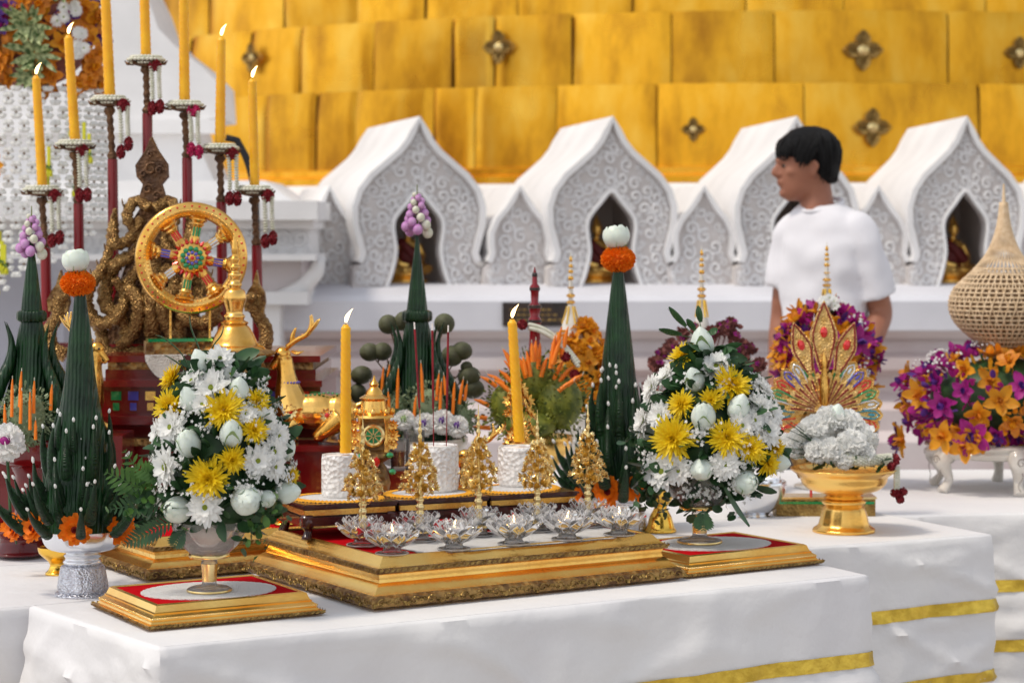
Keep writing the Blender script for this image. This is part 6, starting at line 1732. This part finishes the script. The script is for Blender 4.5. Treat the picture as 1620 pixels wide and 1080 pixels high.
for i, (px, py) in enumerate([(98,270),(132,208),(86,292),(26,415),(14,452),(3,480),(30,420),(150,232),(135,300),(160,250),(20,400),(92,310)]):
    o = Vector(((px-72)*s, -100*s+.02*(i%3), (60-py)*s)); b = MB()
    for k in range(8): b.add(petal(13*s, 8*s, curl=-.3, cup=.2), 0, TR(*o)@RZ(k*.785)@RY(.9))
    b.add(tube([o, o+Vector((0,0,34*s))], [3*s,3*s], 5)); part('yellow_pendant', b, 'pendant', t, 60)
    b = MB()
    for k in range(5): b.add(petal(8*s, 6*s, curl=-.2, cup=.2), 0, TR(o.x,o.y,o.z+6*s)@RZ(k*1.256)@RY(.7))
    part('green_cap', b, 'leaf_light', t, 60)
b = MB()
for k in range(9):
    a = k*.7; b.add(petal(26*s,14*s,curl=.3,cup=.3), 0, TR(-66*s,-105*s,-205*s)@RX(pi/2)@RZ(a))
part('yellow_medallion', b, 'orange_petal', t, 60)
# white tower carrying the net
b = MB(); b.add(lathe([(100*s,-.9),(100*s,-.3),(92*s,-.28),(92*s,-.12)], 32)); 
b = MB(); b.add(box(-.16,.10,-.05,.16,-1.20,.1)); one('grey_pillar', b, 'grey_wall', 'plain grey pillar behind the jasmine net at the far left', 'pillar', (hp.x-.06, Yh+.1, 1.20))
# ================================================================== the young man
Ymn = 7.1; pm = P(1278, 370, Ymn)
man = thing('person', 'young man with short black hair in a white t-shirt, looking to the left', 'person', (pm.x, Ymn, 0), radians(0))
k = Ymn/F
def Q(px, py, y=0): return Vector(((px-1278)*k, y, EYE-(py-HZ)*k))
# Front of the body faces left and towards the camera: facing direction f, side direction g
fa = radians(205)                # heading (180 = straight left); chest turned to the camera
ff = Vector((cos(radians(232)), sin(radians(232)), 0)); gg = Vector((-ff.y, ff.x, 0))     # gg = his left
hf = Vector((cos(radians(186)), sin(radians(186)), 0)); hg = Vector((-hf.y, hf.x, 0))
def ring_loft(secs, n=28, close=True):
    # secs: (centre Vector, axisU Vector*ru, axisV Vector*rv, power)
    vs, fs = [], []
    for c, U, V, pw in secs:
        for i in range(n):
            a = 2*pi*i/n; ca, sa = cos(a), sin(a)
            x = math.copysign(abs(ca)**(2/pw), ca); y = math.copysign(abs(sa)**(2/pw), sa)
            vs.append(c+U*x+V*y)
    for j in range(len(secs)-1):
        for i in range(n):
            i2 = (i+1) % n; fs.append((j*n+i, j*n+i2, (j+1)*n+i2, (j+1)*n+i))
    fs.append(tuple(range(n))[::-1]); fs.append(tuple((len(secs)-1)*n+i for i in range(n)))
    return vs, fs
def hd(f, g, z): return headc+(hf*f+hg*g+Vector((0,0,z)))*.93
headc = Q(1276, 264)            # centre of the skull
b = MB()
# head: sections from chin to crown (z, forward centre, half length, half width)
hs_ = [(-.118,.048,.018,.020),(-.110,.045,.034,.034),(-.095,.030,.056,.047),(-.075,.016,.074,.056),(-.05,.006,.086,.062),(-.02,.0,.094,.070),(.02,-.004,.100,.075),(.055,-.006,.100,.076),(.085,-.008,.088,.068),(.107,-.010,.062,.050),(.118,-.010,.025,.022)]
b.add(ring_loft([(hd(c, 0, z), hf*l*.93, hg*w_*.93, 2.2) for z, c, l, w_ in hs_], 28))
# brow, nose, lips, chin
b.add(tube([hd(.088,-.035,.022), hd(.098,-.015,.022), hd(.098,.015,.022), hd(.088,.035,.022)], [.008,.010,.010,.008], 8))
b.add(tube(cr([hd(.090,0,.018), hd(.101,0,.0), hd(.113,0,-.020), hd(.104,0,-.030)], 4), cr1([.008,.010,.0125,.009],4), 10))
for sg in (-1,1): b.add(ball(hd(.100,sg*.011,-.027), (.009,.009,.007), 8, 6))
b.add(ball(hd(.094,0,-.050), (.012,.020,.006), 10, 6)); b.add(ball(hd(.091,0,-.061), (.012,.018,.007), 10, 6)); b.add(ball(hd(.078,0,-.093), (.018,.020,.015), 10, 6))
for sg in (-1,1): b.add(ball(hd(.060,sg*.040,-.018), (.022,.020,.018), 10, 6))
for sg in (-1,1):                 # ears
    b.add(tube(cr([hd(-.002,sg*.072,-.035), hd(-.010,sg*.082,-.018), hd(-.016,sg*.088,.005), hd(-.004,sg*.086,.016), hd(.006,sg*.078,.005)], 4), cr1([.007,.007,.007,.006,.005],4), 8)); b.add(ball(hd(-.004,sg*.075,-.010), (.012,.010,.022), 8, 6))
# neck into shoulders
sh = Q(1300, 345)
b.add(tube([hd(-.022,0,-.05), hd(-.035,0,-.10), Q(1292,326), Q(1302,356)], [.054,.052,.055,.08], 18))
# torso core (under the shirt)
def TC(px, py, rw, rd): return (Q(px, py), gg*rw, ff*rd, 2.4)
b.add(ring_loft([TC(1303,350,.10,.06), TC(1305,376,.120,.075), TC(1306,430,.135,.08), TC(1303,500,.13,.085), TC(1300,570,.125,.085), TC(1302,620,.14,.09), TC(1304,655,.14,.09)], 28))
# arms.  his right arm hangs straight, left arm bent with the hand at the pocket
RS = Q(1305,372)-gg*.126; LS = Q(1305,372)+gg*.136
RSx = Q(1245,385,.10*0-.0); 
Rsh = RS; Rel = Q(1243, 505, RS.y+.02); Rwr = Q(1228, 610, RS.y-.05)
Lsh = LS; Lel = Q(1388, 494, LS.y+.02); Lwr = Q(1352, 575, LS.y-.10)
def arm(S, E, W):
    pts = [S, S.lerp(E,.35), S.lerp(E,.75), E, E.lerp(W,.3), E.lerp(W,.8), W]; b.add(tube(cr(pts,4), cr1([.038,.040,.040,.038,.038,.028,.025],4), 14))
arm(Rsh, Rel, Rwr); arm(Lsh, Lel, Lwr)
def hand(W, d, pn, sg):           # wrist, direction, palm normal
    d = d.normalized(); pn = (pn-d*pn.dot(d)).normalized(); sd = d.cross(pn)*sg
    b.add(ring_loft([(W+d*x, sd*w_, pn*h, 2.6) for x, w_, h in [(-.01,.022,.018),(.02,.030,.016),(.055,.040,.014),(.085,.040,.012),(.092,.034,.010)]], 16))
    for i, (o, L, r) in enumerate([(-.030,.062,.0078),(-.010,.074,.0085),(.010,.078,.0085),(.030,.070,.0082)]):
        p0 = W+d*.082+sd*o; p1 = p0+d*L*.45+pn*.008; p2 = p1+d*L*.30+pn*.014; p3 = p2+d*L*.18+pn*.014
        b.add(tube([p0-d*.02,p0,p1,p2,p3], [r,r*1.05,r,r*.9,r*.7], 8))
    p0 = W+d*.025+sd*.028; b.add(tube([p0-sd*.01, p0+sd*.018+d*.02+pn*.006, p0+sd*.028+d*.048+pn*.012, p0+sd*.030+d*.068+pn*.016], [.013,.011,.0095,.007], 8))
hand(Rwr, Rwr-Rel+Vector((0,0,-.05)), -gg*-1, 1); hand(Lwr, Lwr-Lel, -gg, -1)
# legs and feet
for sg in (-1,1):
    hipp = Q(1304,650)+gg*sg*.085; kn = Vector((hipp.x, hipp.y, .50))+ff*(.03+.05*sg)+gg*sg*.01; an = Vector((kn.x, kn.y, .085))-ff*(.02-.06*sg)
    b.add(tube(cr([hipp+Vector((0,0,.02)), hipp.lerp(kn,.5), kn, kn.lerp(an,.35), kn.lerp(an,.85), an],4), cr1([.095,.082,.060,.060,.042,.038],4), 16))
    b.add(tube(cr([an-ff*.04+Vector((0,0,-.045)), an+ff*.02+Vector((0,0,-.035)), an+ff*.10+Vector((0,0,-.052)), an+ff*.17+Vector((0,0,-.062))],4), cr1([.034,.040,.034,.022],4), 12))
    if sg == -1: leg_a = (hipp.copy(), kn.copy(), an.copy())
    else: leg_b = (hipp.copy(), kn.copy(), an.copy())
bd = part('body', b, 'skin', man, 180); md = bd.modifiers.new('r','REMESH'); md.mode = 'VOXEL'; md.voxel_size = .006; md.use_smooth_shade = True
sm3 = bd.modifiers.new('s','SMOOTH'); sm3.iterations = 3
# eyes and brows, mouth line
for sg in (-1,1):
    part('eye', MB().add(ball((0,0,0), (.008,.009,.004), 10, 8)), 'ceramic_dark', man, 180).location = hd(.083,sg*.030,.002)
    part('iris', MB().add(ball((0,0,0), (.0062,.0065,.0060), 8, 6)), 'hair', man, 180).location = hd(.088,sg*.031,.002)
    b = MB(); b.add(tube([hd(.086,sg*.048,.020), hd(.098,sg*.032,.027), hd(.101,sg*.014,.023)], [.002,.0035,.0025], 6)); part('eyebrow', b, 'hair', man, 180)
# hair: shell with thick fringe and locks
b = MB(); hc = hd(-.012,0,.030)
secs = []
for z, c, l, w_ in [(-.058,-.070,.026,.042),(-.038,-.058,.048,.066),(-.015,-.040,.074,.080),(.018,-.022,.096,.087),(.045,-.010,.111,.091),(.075,-.008,.108,.089),(.105,-.010,.092,.078),(.128,-.012,.064,.056),(.140,-.012,.025,.024)]:
    secs.append((hd(c,0,z), hf*l*.93, hg*w_*.93, 2.1))
b.add(ring_loft(secs, 30))
rnd = random.Random(3)
for i in range(260):
    a = rnd.uniform(-pi,pi); fr_w = cos(a)
    top = hd(-.01+.02*rnd.random(), rnd.uniform(-.02,.02), .135)
    m = hd(-.010+.104*cos(a), .088*sin(a), .075+rnd.uniform(-.01,.015))
    if fr_w > .45: e = hd(.108*cos(a)-.004, .090*sin(a)*1.02, .030+rnd.uniform(-.012,.012))
    elif fr_w > -.1: e = hd(.02+.09*cos(a), .092*sin(a), .005+rnd.uniform(-.012,.02))
    else: e = hd(-.02+.086*cos(a), .080*sin(a), -.040+rnd.uniform(-.02,.03))
    b.add(tube(cr([top, m, e],5), cr1([.004,.008,.0015],5), 6, flat=.6))
part('hair', b, 'hair', man, 180)
# t-shirt
b = MB()
def SH(px, py, rw, rd): return (Q(px, py), gg*rw*(.89 if py > 340 else 1), ff*rd*.95, 2.5)
b.add(ring_loft([SH(1298,324,.068,.056), SH(1300,330,.090,.066), SH(1303,342,.128,.080), SH(1306,360,.158,.094), SH(1308,390,.168,.104), SH(1306,440,.166,.106), SH(1304,480,.160,.102), SH(1302,530,.158,.102), SH(1301,590,.166,.108), SH(1301,650,.172,.114), SH(1302,664,.174,.116)], 44))
for S, E, f_ in ((Rsh,Rel,.62),(Lsh,Lel,.80)):
    e = S.lerp(E, f_); dd = (e-S).normalized()
    inn = (Q(1305,368)-S)*.25
    b.add(tube(cr([S+inn*1.5+Vector((0,0,.022)), S+inn*.4+Vector((0,0,.006)), S.lerp(E,.25), e],4), cr1([.050,.060,.062,.069],4), 22))
o = part('t_shirt', b, 'shirt', man, 180); md = o.modifiers.new('r','REMESH'); md.mode = 'VOXEL'; md.voxel_size = .007; md.use_smooth_shade = True
sm4 = o.modifiers.new('s','SMOOTH'); sm4.iterations = 14
tx = bpy.data.textures.new('folds', 'CLOUDS'); tx.noise_scale = .12; tx.noise_depth = 1
dm = o.modifiers.new('d','DISPLACE'); dm.texture = tx; dm.strength = .026; dm.mid_level = .5; dm.texture_coords = 'GLOBAL'
# neck rib
cN = Q(1298, 325); b = MB(); pts = [cN+gg*.071*cos(a)+ff*.066*sin(a)+Vector((0,0,-.022*sin(a)+.002)) for a in [2*pi*i/30 for i in range(31)]]; b.add(tube(pts, .0065, 8)); part('neckband', b, 'shirt', man, 180)
b = MB()
b.add(ring_loft([(Q(1303,640), gg*.165, ff*.108, 2.4), (Q(1304,670), gg*.172, ff*.112, 2.4), (Q(1304,700), gg*.170, ff*.11, 2.4)], 28))
for h_, k_, a_ in (leg_a, leg_b):
    b.add(tube(cr([h_+Vector((0,0,.01)), h_.lerp(k_,.5), k_, k_.lerp(a_,.5), a_+Vector((0,0,-.01))],4), cr1([.105,.098,.080,.072,.066],4), 18))
o = part('trousers', b, 'trousers', man, 180); md = o.modifiers.new('r','REMESH'); md.mode = 'VOXEL'; md.voxel_size = .009; md.use_smooth_shade = True
